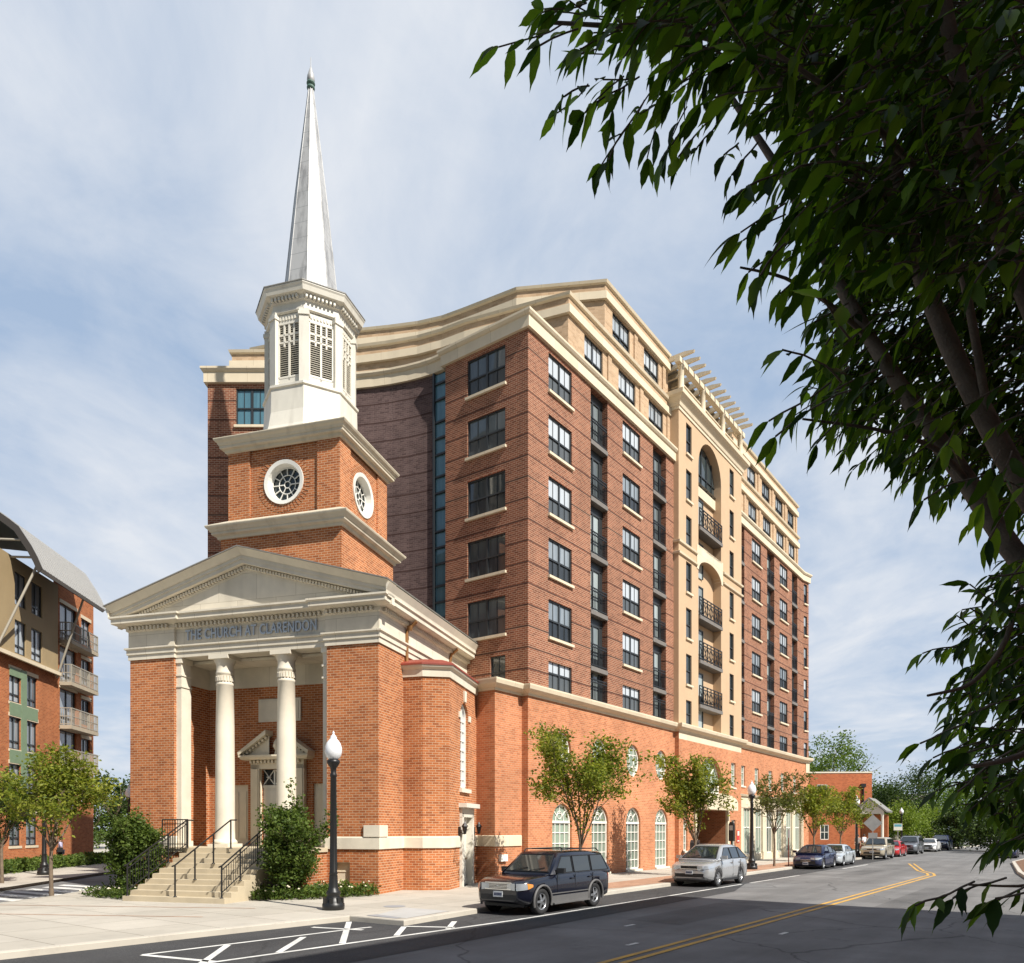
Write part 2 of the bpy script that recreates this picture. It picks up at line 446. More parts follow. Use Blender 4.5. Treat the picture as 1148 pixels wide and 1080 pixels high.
    for s in (-1, 1):
        door.box(cx+s*.92-.18, cx+s*.92+.18, 1.72, 1.9, 1.5, 4.45)
        door.box(cx+s*.92-.13, cx+s*.92+.13, 1.69, 1.72, 1.8, 4.3)
    door.box(cx-1.1, cx+1.1, 1.72, 1.9, 4.3, 4.62); door.sweep([(0, 4.62), (.22, 4.62), (.3, 4.72), (.3, 4.78), (0, 4.78)], [(cx-1.12, 1.9), (cx-1.12, 1.72), (cx+1.12, 1.72), (cx+1.12, 1.9)])
    raise_dentils(door, (cx-1.1, 1.72), (cx+1.1, 1.72), 0, 4.5, 4.6, d=.12, step=.15)
    for s in (-1, 1):
        door.extrude([(cx+s*1.42, 1.42, 4.78), (cx+s*.28, 1.42, 5.52), (cx+s*.28, 1.42, 5.68), (cx+s*1.45, 1.42, 4.9)], (0, .48, 0))
        door.poly([(cx+s*1.3, 1.66, 4.78), (cx+s*.28, 1.66, 4.78), (cx+s*.28, 1.66, 5.5)])
        for i in range(8):
            t = (i+.5)/8; x = cx+s*(1.34-t*1.04); z = 4.76+t*.68
            door.box(x-.04, x+.04, 1.54, 1.66, z-.04, z+.05)
    door.lathe([(.1, 4.78), (.05, 4.95), (.13, 5.1), (.1, 5.25), (.02, 5.38)], (cx, 1.7, 0), 10)
    d = door.build('entrance_door', M['cream_paint'], church)
    lf = MB()
    for s in (-1, 1):
        x0, x1 = (cx-.73, cx-.02) if s < 0 else (cx+.02, cx+.73)
        lf.box(x0, x1, 1.98, 2.04, 1.5, 3.62)
        for z0, z1 in ((1.7, 2.3), (2.4, 3.0), (3.08, 3.52)): lf.box(x0+.12, x1-.12, 1.955, 1.98, z0, z1)
    lf.box(cx-.75, cx+.75, 1.95, 2.04, 3.62, 3.72)
    lf.build('door_leaf', M['white_paint'], d)
    tr = MB()
    for i in range(3):
        x0 = cx-.72+i*.49
        tr.box(x0, x0+.44, 2.0, 2.03, 3.74, 4.28)
        for (p, q) in (((x0, 1.99, 3.74), (x0+.44, 1.99, 4.28)), ((x0, 1.99, 4.28), (x0+.44, 1.99, 3.74))): tr.bar(p, q, .03, m=1)
        tr.bar((x0+.465, 1.98, 3.74), (x0+.465, 1.98, 4.28), .05, m=1)
        tr.lathe([(.09, -.01), (.09, .02)], (x0+.22, 1.985, 4.01), 10, m=1)
    tr.build('transom_window', [M['glass_dark'], M['steel_white']], d)
    for x0 in (-7.05, -3.5):
        b = MB(); b.box(x0, x0+.85, 1.98, 2.04, 1.5, 3.75); b.box(x0+.12, x0+.4, 1.95, 1.98, 1.75, 3.5); b.box(x0+.46, x0+.74, 1.95, 1.98, 1.75, 3.5)
        b.build('side_door', M['cream_paint'], church)
    # tower
    tx = -4.55
    b = MB()
    b.box(tx-2.45, tx+2.45, 1.4, 5.6, 9, 12.8)
    r = 2.16
    def ring_wall(P, w):
        # plain face with a round hole of radius .76 at mid height
        N = 32; cz = 14.60; rr = .76
        C = [(rr*math.cos(2*math.pi*k/N), cz+rr*math.sin(2*math.pi*k/N)) for k in range(N)]
        sq = []
        for k in range(N):
            c, s = math.cos(2*math.pi*k/N), math.sin(2*math.pi*k/N); q = 1.3/max(abs(c), abs(s)); sq.append((q*c, cz+q*s))
        for k in range(N):
            j = (k+1) % N
            b.poly([P(*C[k], 0), P(*C[j], 0), P(*sq[j], 0), P(*sq[k], 0)])
        for (u0, u1, z0, z1) in ((-w, -1.3, 13, 16.1), (1.3, w, 13, 16.1), (-1.3, 1.3, 13, cz-1.3), (-1.3, 1.3, cz+1.3, 16.1)):
            b.poly([P(u0, z0, 0), P(u1, z0, 0), P(u1, z1, 0), P(u0, z1, 0)])
    y0, y1 = 1.68, 5.32; ym = (y0+y1)/2
    ring_wall(lambda u, z, d: (tx+u, y0+d, z), 2.2)
    ring_wall(lambda u, z, d: (tx+2.2-d, ym+u, z), 1.82)
    b.poly([(tx-2.2, y0, 13), (tx-2.2, y1, 13), (tx-2.2, y1, 16.1), (tx-2.2, y0, 16.1)])
    b.poly([(tx-2.2, y1, 13), (tx+2.2, y1, 13), (tx+2.2, y1, 16.1), (tx-2.2, y1, 16.1)])
    for sx in (-1, 1):
        for sy, yy in ((-1, y0), (1, y1)):
            xa, xb = sorted((tx+sx*2.28, tx+sx*1.38)); ya, yb = sorted((yy+sy*.08, yy-sy*.72))
            b.box(xa, xb, ya, yb, 13, 16.1)
    b.build('tower_wall', M['brick_church'], church)
    b = MB()
    rect = lambda hx, ya, yb: [(tx-hx, yb), (tx-hx, ya), (tx+hx, ya), (tx+hx, yb)]
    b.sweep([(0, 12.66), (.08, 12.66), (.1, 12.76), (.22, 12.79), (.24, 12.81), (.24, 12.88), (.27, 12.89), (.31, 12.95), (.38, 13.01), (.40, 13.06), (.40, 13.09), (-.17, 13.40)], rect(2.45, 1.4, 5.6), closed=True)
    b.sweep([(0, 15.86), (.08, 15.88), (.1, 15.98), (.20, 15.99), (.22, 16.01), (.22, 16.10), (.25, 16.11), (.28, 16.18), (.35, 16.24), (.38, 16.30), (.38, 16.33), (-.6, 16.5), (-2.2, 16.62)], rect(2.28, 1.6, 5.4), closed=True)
    b.build('tower_cornice', M['shaded_cornice_paint'], church)
    # round windows
    def oculus():
        f = MB()
        N = 32
        for (ra, rb, ya, yb, mi) in ((.60, .80, -.05, .30, 0),):
            for k in range(N):
                t0, t1 = 2*math.pi*k/N, 2*math.pi*(k+1)/N
                q = lambda rr, y, t: (rr*math.cos(t), y, rr*math.sin(t))
                f.poly([q(rb, ya, t0), q(rb, ya, t1), q(ra+.06, ya+.02, t1), q(ra+.06, ya+.02, t0)], 0, False)
                f.poly([q(ra+.06, ya+.02, t0), q(ra+.06, ya+.02, t1), q(ra, yb, t1), q(ra, yb, t0)], 0, True)
                f.poly([q(rb, ya, t0), q(rb, ya, t1), q(rb, yb, t1), q(rb, yb, t0)], 0, True)
        for rr in (.12, .34, .6):
            f.tube([(rr*math.cos(2*math.pi*k/28), .22, rr*math.sin(2*math.pi*k/28)) for k in range(29)], .018, 6, caps=False)
        for k in range(6):
            t = 2*math.pi*k/6; f.bar((.12*math.cos(t), .22, .12*math.sin(t)), (.6*math.cos(t), .22, .6*math.sin(t)), .03)
            t += math.pi/6; f.bar((.34*math.cos(t), .22, .34*math.sin(t)), (.6*math.cos(t), .22, .6*math.sin(t)), .03)
        return f
    w = oculus().build('round_window', M['steel_white'], church, (tx, y0, 14.60))
    g = MB(); g.lathe([(.0, 0), (.62, 0)], n=32); go = g.build('glass', M['glass_dark'], w, (0, .26, 0)); go.rotation_euler = (math.pi/2, 0, 0)
    w2 = copy_tree(w, church, (tx+2.2, ym, 14.60), math.pi/2)
    ar = MB()
    for (P) in (lambda r_, t: (tx+r_*math.cos(t), y0-.012, 14.60+r_*math.sin(t)), lambda r_, t: (tx+2.2+.012, ym+r_*math.cos(t), 14.60+r_*math.sin(t))):
        for k in range(44):
            t0 = 2*math.pi*(k+.12)/44; t1 = 2*math.pi*(k+.88)/44
            ar.poly([P(.82, t0), P(.82, t1), P(1.08, t1), P(1.08, t0)])
        ar.build('brick_window_ring', M['brick_church'], church); ar = MB()
    # belfry: octagon
    ax, ay = tx, 3.5
    oc = math.pi/8
    b = MB()
    b.lathe([(1.95, 16.5), (1.86, 16.75), (1.76, 17.3), (1.74, 18.15), (1.80, 18.18), (1.80, 18.26), (1.62, 18.36)], (ax, ay, 0), 8, sm=False, rot=oc)
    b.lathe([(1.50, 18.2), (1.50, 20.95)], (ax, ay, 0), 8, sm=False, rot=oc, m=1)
    for k in range(8):
        t = oc + k*math.pi/4; c, s = math.cos(t), math.sin(t)
        b.obox((ax+1.57*c, ay+1.57*s, 19.6), (.12*c, .12*s, 0), (-.17*s, .17*c, 0), (0, 0, 1.33))
        b.obox((ax+1.60*c, ay+1.60*s, 20.75), (.13*c, .13*s, 0), (-.2*s, .2*c, 0), (0, 0, .06))
        # per face: head panel, louvres
        t = (k+1)*math.pi/4; n = Vector((math.cos(t), math.sin(t), 0)); e = Vector((-n.y, n.x, 0))
        ap = 1.50*math.cos(oc)
        o = Vector((ax, ay, 0)) + n*ap
        def bx(u, z, du, dz, dd, off=.0, m=0): b.obox(o + e*u + n*off + Vector((0, 0, z)), e*du, n*dd, (0, 0, dz), m)
        bx(0, 20.72, .48, .14, .06, .04)
        for i in range(7): bx(-.36+i*.12, 20.72, .03, .06, .03, .10)
        bx(0, 18.46, .48, .1, .07, .04)
        for u in (-.44, .44): bx(u, 19.5, .04, 1.06, .05, .07)
        bx(0, 20.54, .44, .035, .05, .07); bx(0, 18.58, .44, .035, .05, .07)
        bx(0, 19.5, .035, 1.05, .03, .08)
        for z in (20.12, 19.86): bx(0, z, .42, .03, .03, .08)
        for u in (-.2, .2): bx(u, 20.1, .03, .4, .03, .08)
    b.lathe([(1.62, 20.88), (1.70, 20.92), (1.70, 21.0), (1.66, 21.02), (1.66, 21.22), (1.74, 21.26), (1.76, 21.38), (1.95, 21.44), (2.0, 21.6), (2.04, 21.66), (2.04, 21.7), (1.1, 22.0)], (ax, ay, 0), 8, sm=False, rot=oc)
    for k in range(8):
        t0 = oc + k*math.pi/4; t1 = t0 + math.pi/4
        p = (ax+1.70*math.cos(t1), ay+1.70*math.sin(t1)); q = (ax+1.70*math.cos(t0), ay+1.70*math.sin(t0))
        raise_dentils(b, q, p, .02, 21.27, 21.40, step=.145, w=.075, d=.13)
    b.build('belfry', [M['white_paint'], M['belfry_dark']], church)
    for k in range(8):
        lv = MB(); t = (k+1)*math.pi/4; n = Vector((math.cos(t), math.sin(t), 0)); e = Vector((-n.y, n.x, 0)); o = Vector((ax, ay, 0)) + n*1.42
        for i in range(24):
            z = 18.66 + i*.078
            lv.obox(o + Vector((0, 0, z)), e*.43, n*.045 + Vector((0, 0, -.028)), n*.006+Vector((0, 0, .011)))
        lv.build('louver_panel', M['louver'], church)
    b = MB()
    b.lathe([(2.06, 21.70), (2.06, 21.74), (1.15, 22.04)], (ax, ay, 0), 8, sm=False, rot=oc, caps=False)
    b.build('belfry_roof_edge', M['roof_grey'], church)
    b = MB()
    b.lathe([(1.10, 21.95), (1.03, 22.2), (.61, 26.2), (.09, 30.42)], (ax, ay, 0), 8, sm=False, rot=oc)
    for k in range(8):
        t = oc + k*math.pi/4; c, s = math.cos(t), math.sin(t)
        b.tube([(ax+1.04*c, ay+1.04*s, 22.1), (ax+.60*c, ay+.60*s, 26.2), (ax+.09*c, ay+.09*s, 30.4)], .022, 6)
    b.build('spire', M['spire'], church)
    b = MB()
    b.lathe([(.10, 30.38), (.15, 30.42), (.15, 30.48), (.1, 30.50), (.1, 30.56), (.16, 30.59), (.16, 30.64), (.11, 30.67)], (ax, ay, 0), 12)
    b.lathe([(.11, 30.67), (.15, 30.75), (.13, 30.92), (.03, 31.24), (.014, 31.3), (.012, 31.62)], (ax, ay, 0), 12, m=1)
    b.build('finial', [M['verdigris'], M['spire']], church, (0, 0, .02))
    # side wing with curved wall
    b = MB()
    pl = [(0, 1.92), (.73, 1.92), (1.53, 2.32), (1.24, 6.4), (1.2, 9)]
    b.poly([(*pl[0], 0), (*pl[1], 0), (*pl[1], 7.4), (*pl[0], 7.4)])
    b.poly([(*pl[1], 0), (*pl[2], 0), (*pl[2], 7.4), (*pl[1], 7.4)])
    e = (Vector(pl[3])-Vector(pl[2])); Ls = e.length; e.normalize(); nn = Vector((e.y, -e.x))
    def S(u, z, d): p = Vector(pl[2])+e*u-nn*d; return (p.x, p.y, z)
    wall(b, S, 0, Ls, 0, 7.4, [(1.35, 3.05, 0, 2.95, .3), (1.45, 2.53, 3.62, 6.78, .16)], arch={1: .54})
    b.build('side_wing_wall', M['brick_church'], church)
    b = MB(); b.sweep([(0, 7.36), (.05, 7.36), (.07, 7.6), (.16, 7.68), (.18, 7.74), (0, 7.76)], pl[:-1]); b.build('side_wing_cornice', M['stone_plain'], church)
    b = MB(); b.sweep([(.2, 7.74), (.2, 7.80), (.16, 7.84), (-.3, 8.02), (-.9, 8.12), (-1.2, 7.7)], pl[:-1]); b.build('side_wing_roof', M['roof_red'], church)
    # wing window
    f = MB(); w_, h_, r_ = .54, 3.2, .54
    def arc(n=16, R_=.54): return [(-R_*math.cos(math.pi*i/n), R_*math.sin(math.pi*i/n)) for i in range(n+1)]
    sp = h_-r_
    for s in (-1, 1): f.box(min(s*.54, s*.44), max(s*.54, s*.44), 0, .1, 0, sp)
    f.box(-.54, .54, 0, .1, 0, .1)
    A, B_ = arc(), arc(R_=.44)
    for i in range(16): f.extrude([(A[i][0], 0, sp+A[i][1]), (A[i+1][0], 0, sp+A[i+1][1]), (B_[i+1][0], 0, sp+B_[i+1][1]), (B_[i][0], 0, sp+B_[i][1])], (0, .1, 0))
    for x in (-.15, .15): f.box(x-.018, x+.018, .03, .07, .1, sp+.38)
    for i in range(1, 8): f.box(-.44, .44, .035, .065, i*.36-.015, i*.36+.015 + (.04 if i == 4 else 0))
    f.bar((0, .05, sp), (0, .05, sp+.44), .03)
    ang = math.atan2(e.y, e.x)
    wl = S(1.99, 3.60, .1)
    w = f.build('arched_window', M['steel_white'], church, wl, ang)
    g = MB(); g.poly([(-.5, 0, .02), (.5, 0, .02)] + [(.5*math.cos(math.pi*i/16), 0, sp+.5*math.sin(math.pi*i/16)) for i in range(17)])
    g.build('glass', M['glass_up'], w, (0, .08, 0))
    sl_ = MB(); sl_.box(-.66, .66, -.2, .1, -.14, 0); sl_.build('sill', M['stone_plain'], w)
    ks = MB(); ks.extrude([(-.1, -.16, 3.22), (.1, -.16, 3.22), (.15, -.16, 3.62), (-.15, -.16, 3.62)], (0, .1, 0)); 
    for s in (-1, 1): ks.box(s*.66-.12, s*.66+.12, -.15, -.08, sp-.1, sp+.12)
    ks.build('keystone', M['stone_plain'], w)
    # wing door
    dl = S(2.20, 0, 0)
    f = MB()
    for s in (-1, 1): f.box(min(s*.83, s*.6), max(s*.83, s*.6), -.1, .26, 0, 2.7)
    f.box(-.84, .84, -.1, .26, 2.55, 2.9); f.box(-.95, .95, -.3, .1, 2.9, 3.06); f.box(-.6, .6, .1, .2, 2.1, 2.55)
    d = f.build('wing_door', M['white_paint'], church, dl, ang)
    f = MB(); f.box(-.6, .6, .16, .22, 0, 2.1)
    for x0 in (-.48, .06):
        for z0, z1 in ((.2, .95), (1.1, 1.95)): f.box(x0, x0+.42, .135, .16, z0, z1)
    f.build('door_leaf', M['white_paint'], d)
    f = MB(); f.lathe([(.03, 0), (.04, .03), (.0, .05)], (0, 0, 0), 8); h = f.build('handle', M['copper'], d, (.45, .14, 1.0)); h.rotation_euler = (math.pi/2, 0, 0)
    # sconces
    for u in (1.2, 3.22):
        p = S(u, 2.05, -.14)
        f = MB(); f.box(-.05, .05, .06, .14, -.15, .15); f.bar((0, .1, -.05), (0, -.1, -.12), .03)
        f.lathe([(.05, -.12), (.10, .14), (.13, .16), (.04, .28), (.01, .34)], (0, -.1, 0), 6, sm=False)
        f.build('wall_lantern', M['black_iron'], church, p, ang)
    # downpipes
    b = MB(); b.tube([(.45, 2.05, 9.3), (.12, 2.05, 9.05), (.08, 2.05, 8.9), (.08, 2.05, 7.85)], .06, 8); b.lathe([(.06, 0), (.11, .12), (.11, .2)], (.2, 2.05, 9.0), 8)
    b.build('downspout', M['copper'], church)
    b = MB(); b.tube([(.4, 6.3, 9.3), (.12, 6.3, 9.1), (.08, 6.3, 8.9), (.08, 6.3, 8.0)], .06, 8); b.build('downspout', M['copper'], church)
M['letters'] = m_plain('raised letters', (.46, .52, .59), .5)
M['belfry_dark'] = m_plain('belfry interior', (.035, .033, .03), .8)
build_church()

# entrance steps and rails
steps = tag(empty('entrance_steps', (CP[0], CP[1], 0), CA), 'wide stone steps climbing to the church porch between iron railings', 'steps')
b = MB(); NS = 9
for i in range(NS):
    b.box(-6.25, -2.75, -1.4-.30*(NS-i), -1.4, i*.148+(.0 if i else -.05), (i+1)*.148)
b.build('stair_flight', M['step_stone'], steps)
def railing(x, label, picket=True, ret=0):
    r = tag(empty('stair_railing', (CP[0], CP[1], 0), CA), label, 'railing', 'iron railings of the church steps')
    y0, y1 = -4.05, -1.5; z0, z1 = .148, 1.48
    sl = (z1-z0)/(y1-y0)
    rail = MB()
    H_ = .92
    rail.tube([(x, y0-.12, z0+H_-.03), (x, y0, z0+H_), (x, y1, z1+H_), (x, y1+.3, z1+H_)], .024, 8)
    rail.build('handrail', M['black_iron'], r)
    n = 3 if picket else 3
    for i in range(n+1):
        t = i/n; y = y0+(y1-y0)*t
        p = MB(); zz = math.ceil((z0+(y-y0)*sl)/.148 - .7)*.148; p.tube([(x, y, max(0, zz)), (x, y, z0+(y-y0)*sl+H_)], .025, 8); p.lathe([(.05, 0), (.05, .02), (.03, .03)], (x, y, max(0, zz)), 8); p.build('post', M['black_iron'], r)
    if picket:
        p = MB()
        p.tube([(x, y0, z0+.16), (x, y1, z1+.16)], .016, 6); p.tube([(x, y0, z0+H_-.12), (x, y1, z1+H_-.12)], .016, 6)
        k = 24
        for i in range(1, k):
            y = y0+(y1-y0)*i/k; zz = z0+(y-y0)*sl
            p.tube([(x, y, zz+.16), (x, y, zz+H_-.12)], .009, 5)
        p.build('picket_panel', M['black_iron'], r)
    if ret:
        p = MB(); za = 1.5
        x2 = x+ret
        for y in (0,):
            p.tube([(x, y1+.05, za+H_), (x2, y1+.05, za+H_)], .022, 6); p.tube([(x, y1+.05, za+.12), (x2, y1+.05, za+.12)], .016, 6); p.tube([(x, y1+.05, za+H_-.14), (x2, y1+.05, za+H_-.14)], .016, 6)
            for i in range(11):
                xx = x+ret*i/10; p.tube([(xx, y1+.05, za), (xx, y1+.05, za+H_)], .022 if i in (0, 5, 10) else .009, 5)
        p.build('landing_panel', M['black_iron'], r)
    return r
railing(-6.12, 'black iron stair railing on the left of the church steps, beside the bush', True, -1.0)
railing(-4.45, 'plain black handrail without bars up the middle of the church steps', False)
railing(-2.88, 'black iron stair railing on the right of the church steps by the lamp', True)
# ------------------------------------------------------------------ apartment house
apt = tag(empty('apartment_building', (BP[0], BP[1], 0), BA), 'ten storey red brick apartment building with cream cornices, tan arched bay and curved dark wall', 'apartment building')
QR = math.pi/2
def sash(name, w, h, parent, loc, rz, gmats, sill=True, cols=2, muntin=True, d=.1):
    """a window: frame mesh, glass and sill below it; origin bottom centre, outside is -y"""
    f = MB(); t = .055
    f.box(-w/2, -w/2+t, 0, d, 0, h); f.box(w/2-t, w/2, 0, d, 0, h); f.box(-w/2+t, w/2-t, 0, d, 0, t); f.box(-w/2+t, w/2-t, 0, d, h-t, h)
    for i in range(1, cols):
        x = -w/2 + w*i/cols; f.box(x-.05, x+.05, .01, d, t, h-t)
    f.box(-w/2+t, w/2-t, .005, d, h*.47-.035, h*.47+.035)
    if muntin:
        for i in range(cols):
            x = -w/2 + w*(i+.5)/cols; f.box(x-.011, x+.011, .03, d, t, h-t)
    o = f.build(name, M['dark_frame'], parent, loc, rz)
    g = MB(); y = .055
    g.poly([(-w/2+.02, y, h*.47), (w/2-.02, y, h*.47), (w/2-.02, y, h-.02), (-w/2+.02, y, h-.02)], 0)
    g.poly([(-w/2+.02, y+.004, .02), (w/2-.02, y+.004, .02), (w/2-.02, y+.004, h*.47), (-w/2+.02, y+.004, h*.47)], 1)
    g.build('glass', gmats, o)
    if sill:
        s = MB(); s.box(-w/2-.06, w/2+.06, -.155, .05, -.115, -.003); s.build('sill', M['precast'], o)
    return o
def build_apt():
    PR = lambda x0: (lambda u, z, d: (x0-d, u, z))
    PL = lambda y0: (lambda u, z, d: (u, y0+d, z))
    sill = lambda k: 20.52-2.585*k
    ZT = 22.31
    WH = 1.58
    # ---- brick walls
    b = MB()
    holes = []; win = []
    for (y0, y1) in ((1.5, 3.36), (8.07, 9.96)):
        for k in range(6):
            z0 = max(sill(k), 7.95); holes.append((y0, y1, z0, min(sill(k)+WH, ZT-.06), .14)); win.append((0, (y0+y1)/2, z0, y1-y0, 1, k))
    slots = [(4.98, 6.56), (11.42, 13.02)]
    for (y0, y1) in slots: holes.append((y0, y1, 7.9, ZT-.02, .32))
    wall(b, PR(0), 0, 14.05, 7.9, ZT, holes)
    b.build('brick_wall', M['brick_apt'], apt); b = MB()
    holes2 = []
    for (y0, y1) in ((26.8, 28.7), (33.0, 34.95)):
        for k in range(6):
            z0 = max(sill(k), 7.95); holes2.append((y0, y1, z0, min(sill(k)+WH, ZT-.06), .14)); win.append((0, (y0+y1)/2, z0, y1-y0, 1, k))
    slots2 = [(24.05, 25.3), (30.05, 31.7), (36.1, 37.6)]
    for (y0, y1) in slots2: holes2.append((y0, y1, 7.9, ZT-.02, .32))
    wall(b, PR(0), 23.85, 38.9, 7.9, ZT, holes2)
    E0, E1 = (0, 38.9), (.22, 40.0)
    def PE(u, z, d):
        dx, dy = E1[0]-E0[0], E1[1]-E0[1]; L = math.hypot(dx, dy)
        return (E0[0]+dx*u/L - dy/L*d, E0[1]+dy*u/L + dx/L*d, z)
    he = []
    for k in range(6):
        z0 = max(sill(k), 7.95); he.append((.3, .85, z0, sill(k)+WH, .14))
    wall(b, PE, 0, 1.12, 7.9, ZT, he)
    b.build('brick_wall', M['brick_apt'], apt); b = MB()
    hl = []
    for k in range(5): hl.append((-3.16, -1.14, sill(k), min(sill(k)+WH, ZT-.06), .14))
    hl.append((-1.92, -1.14, 7.96, 9.3, .14))
    wall(b, PL(0), -4.4, 0, 7.9, ZT, hl)
    b.poly([(-4.4, 0, 7.9), (-4.4, .6, 7.9), (-4.4, .6, ZT), (-4.4, 0, ZT)])
    b.build('brick_wall', M['brick_apt'], apt)
    # ---- windows, one of each size then copies
    proto = {}
    def place(x, y, z, w, h, rz, gm, nm='window', **kw):
        key = (nm, round(w, 2), round(h, 2), gm)
        if key not in proto: proto[key] = sash(nm, w, h, apt, (x, y, z), rz, [M[g] for g in gm], **kw)
        else: copy_tree(proto[key], apt, (x, y, z), rz)
    G1 = ('glass_up', 'glass_low'); G2 = ('glass_dark', 'glass_low')
    for (x, y, z, w, s, k) in win: place(x-.05, y, z, w, WH, QR, G1)
    for h in he:
        p = PE((h[0]+h[1])/2, h[2], .05); place(p[0], p[1], h[2], .55, WH, QR-.2, G1, cols=1, muntin=False)
    for h in hl[:5]: place(-2.15, .05, h[2], 2.02, WH, 0, ('glass_left_face', 'glass_low'))
    place(-1.53, .05, 7.96, .78, 1.34, 0, ('glass_left_face', 'glass_low'), cols=1)
    # ---- balcony doors in the deep slots, with slabs and railings
    dp = {}
    def bdoor(y0, y1, zf, h, x=0., dep=.32, full=True):
        w = y1-y0; key = (round(w, 2), round(h, 2), full)
        if key in dp:
            for o in dp[key]: copy_tree(o, apt, (x, y0, zf), 0)
            return
        f = MB(); xb = -dep
        dw = w*.78
        f.box(xb, xb+.08, 0, .07, 0, h); f.box(xb, xb+.08, dw-.07, dw, 0, h); f.box(xb, xb+.08, .07, dw-.07, h-.08, h); f.box(xb, xb+.08, .07, dw-.07, 0, .08)
        f.box(xb, xb+.08, dw/2-.05, dw/2+.05, .08, h-.08)
        f.box(xb-.02, xb+.03, dw, w, 0, h); f.box(xb, xb+.06, 0, w, h, h+.35)
        d = f.build('balcony_door', M['dark_frame'], apt, (x, y0, zf))
        g = MB(); g.poly([(xb+.03, .05, .05), (xb+.03, dw-.05, .05), (xb+.03, dw-.05, h-.05), (xb+.03, .05, h-.05)]); g.build('glass', M['glass_door'], d)
        s = MB(); s.box(-dep+.02, .03, .005, w-.005, -.2, 0); sl = s.build('balcony_slab', M['slab_grey'], apt, (x, y0, zf))
        r = MB()
        for z in (.1, .92, 1.05): r.bar((-.04, .02, z), (-.04, w-.02, z), .045)
        n = max(4, int(w/.13))
        for i in range(n+1): r.bar((-.04, .02+(w-.04)*i/n, .1), (-.04, .02+(w-.04)*i/n, 1.05), .022)
        r.bar((-.04, w*.5, 0), (-.04, w*.5, 1.05), .05)
        r.build('balcony_railing', M['black_iron'], sl)
        dp[key] = (d, sl)
    for (y0, y1) in slots+slots2:
        for k in range(6):
            zf = sill(k)-.62
            if zf < 7.9: bdoor(y0, y1, 7.95, 1.75); continue
            bdoor(y0, y1, zf, 2.05)
    # ---- stair glass strip
    b = MB(); z = 8.0; i = 0
    while z < 22.2:
        h = .98 if i % 3 == 0 else .72
        b.poly([(-5.15, .17, z+.05), (-4.42, .22, z+.05), (-4.42, .22, min(z+h, 22.25)), (-5.15, .17, min(z+h, 22.25))]); z += h; i += 1
    s = b.build('stair_glazing', M['glass_blue'], apt)
    f = MB(); f.poly([(-5.2, .24, 7.9), (-4.4, .26, 7.9), (-4.4, .26, 22.31), (-5.2, .24, 22.31)]); z = 8.0; i = 0
    while z < 22.3:
        f.box(-5.16, -4.42, .1, .2, z-.03, z+.05); z += .98 if i % 3 == 0 else .72; i += 1
    f.box(-5.2, -5.12, .05, .22, 7.9, 22.31); f.build('frame', M['dark_frame'], s)
    # ---- curved dark wall and left wing
    cur = [(-10.9, -2.55), (-10.3, -2.08), (-9.6, -1.55), (-8.9, -1.10), (-8.1, -.70), (-7.3, -.37), (-6.5, -.11), (-5.8, .06), (-5.2, .16)]
    b = MB()
    for i in range(len(cur)-1): b.poly([(*cur[i], 0), (*cur[i+1], 0), (*cur[i+1], ZT), (*cur[i], ZT)])
    b.build('curved_wall', M['brick_purple'], apt)
    wa = toloc(BP, BA, -13.80, 34.87); wb = toloc(BP, BA, -11.1, 34.87)
    wl = math.hypot(wb[0]-wa[0], wb[1]-wa[1]); wd = ((wb[0]-wa[0])/wl, (wb[1]-wa[1])/wl)
    def PW(u, z, d): return (wa[0]+wd[0]*u - wd[1]*d, wa[1]+wd[1]*u + wd[0]*d, z)
    wang = math.atan2(wd[1], wd[0])
    b = MB(); hw = [(1.28, 2.72, sill(k)-.1, min(sill(k)+WH, ZT-.06), .14) for k in range(5)]
    wall(b, PW, 0, wl+.25, 0, ZT, hw)
    b.poly([PW(0, 0, 0), PW(0, 0, 9), PW(0, ZT, 9), PW(0, ZT, 0)])
    b.build('wing_wall', M['brick_apt'], apt)
    for h in hw:
        p = PW(2.0, h[2], .05); place(p[0], p[1], h[2], 1.44, WH+.1, wang, ('glass_blue', 'glass_blue'))
    # ---- level 1 cornice
    prof1 = [(-.05, ZT), (.14, ZT), (.14, 22.76), (.2, 22.79), (.26, 22.88), (.26, 22.97), (-.25, 23.02)]
    b = MB()
    b.sweep(prof1, [(-4.42, .7), (-4.42, 0), (0, 0), (0, 14.1)]); b.build('main_cornice', M['precast'], apt); b = MB()
    b.sweep(prof1, [(0, 23.8), (0, 38.9), E1, (-1.2, 41.2)]); b.build('main_cornice', M['precast'], apt); b = MB()
    b.sweep(prof1, [PW(0, 0, 8)[:2], PW(0, 0, 0)[:2], PW(wl+.1, 0, 0)[:2]] + [(x, y+.02) for x, y in cur[1:]] + [(-4.2, .22)])
    b.build('main_cornice', M['precast'], apt)
    # ---- upper two set back floors
    L = lambda X, Y: toloc(BP, BA, X, Y)
    p2 = [L(-13.8, 44), L(-13.8, 38.1), L(-10.5, 38.05), L(-7.5, 37.7), L(-6.0, 37.4), L(-4.5, 37.0), L(-3.3, 36.5), L(-2.16, 35.86)]
    p3 = [L(-14.1, 46), L(-14.1, 42.0), L(-11, 41.1), L(-8, 40.4), L(-6.4, 40.15), L(-4.82, 39.84), L(-3.5, 39.4), L(-2.35, 38.8), L(.26, 37.35)]
    c2 = (-.28, 3.5); c3 = (-.36, 6.93)
    upw = []
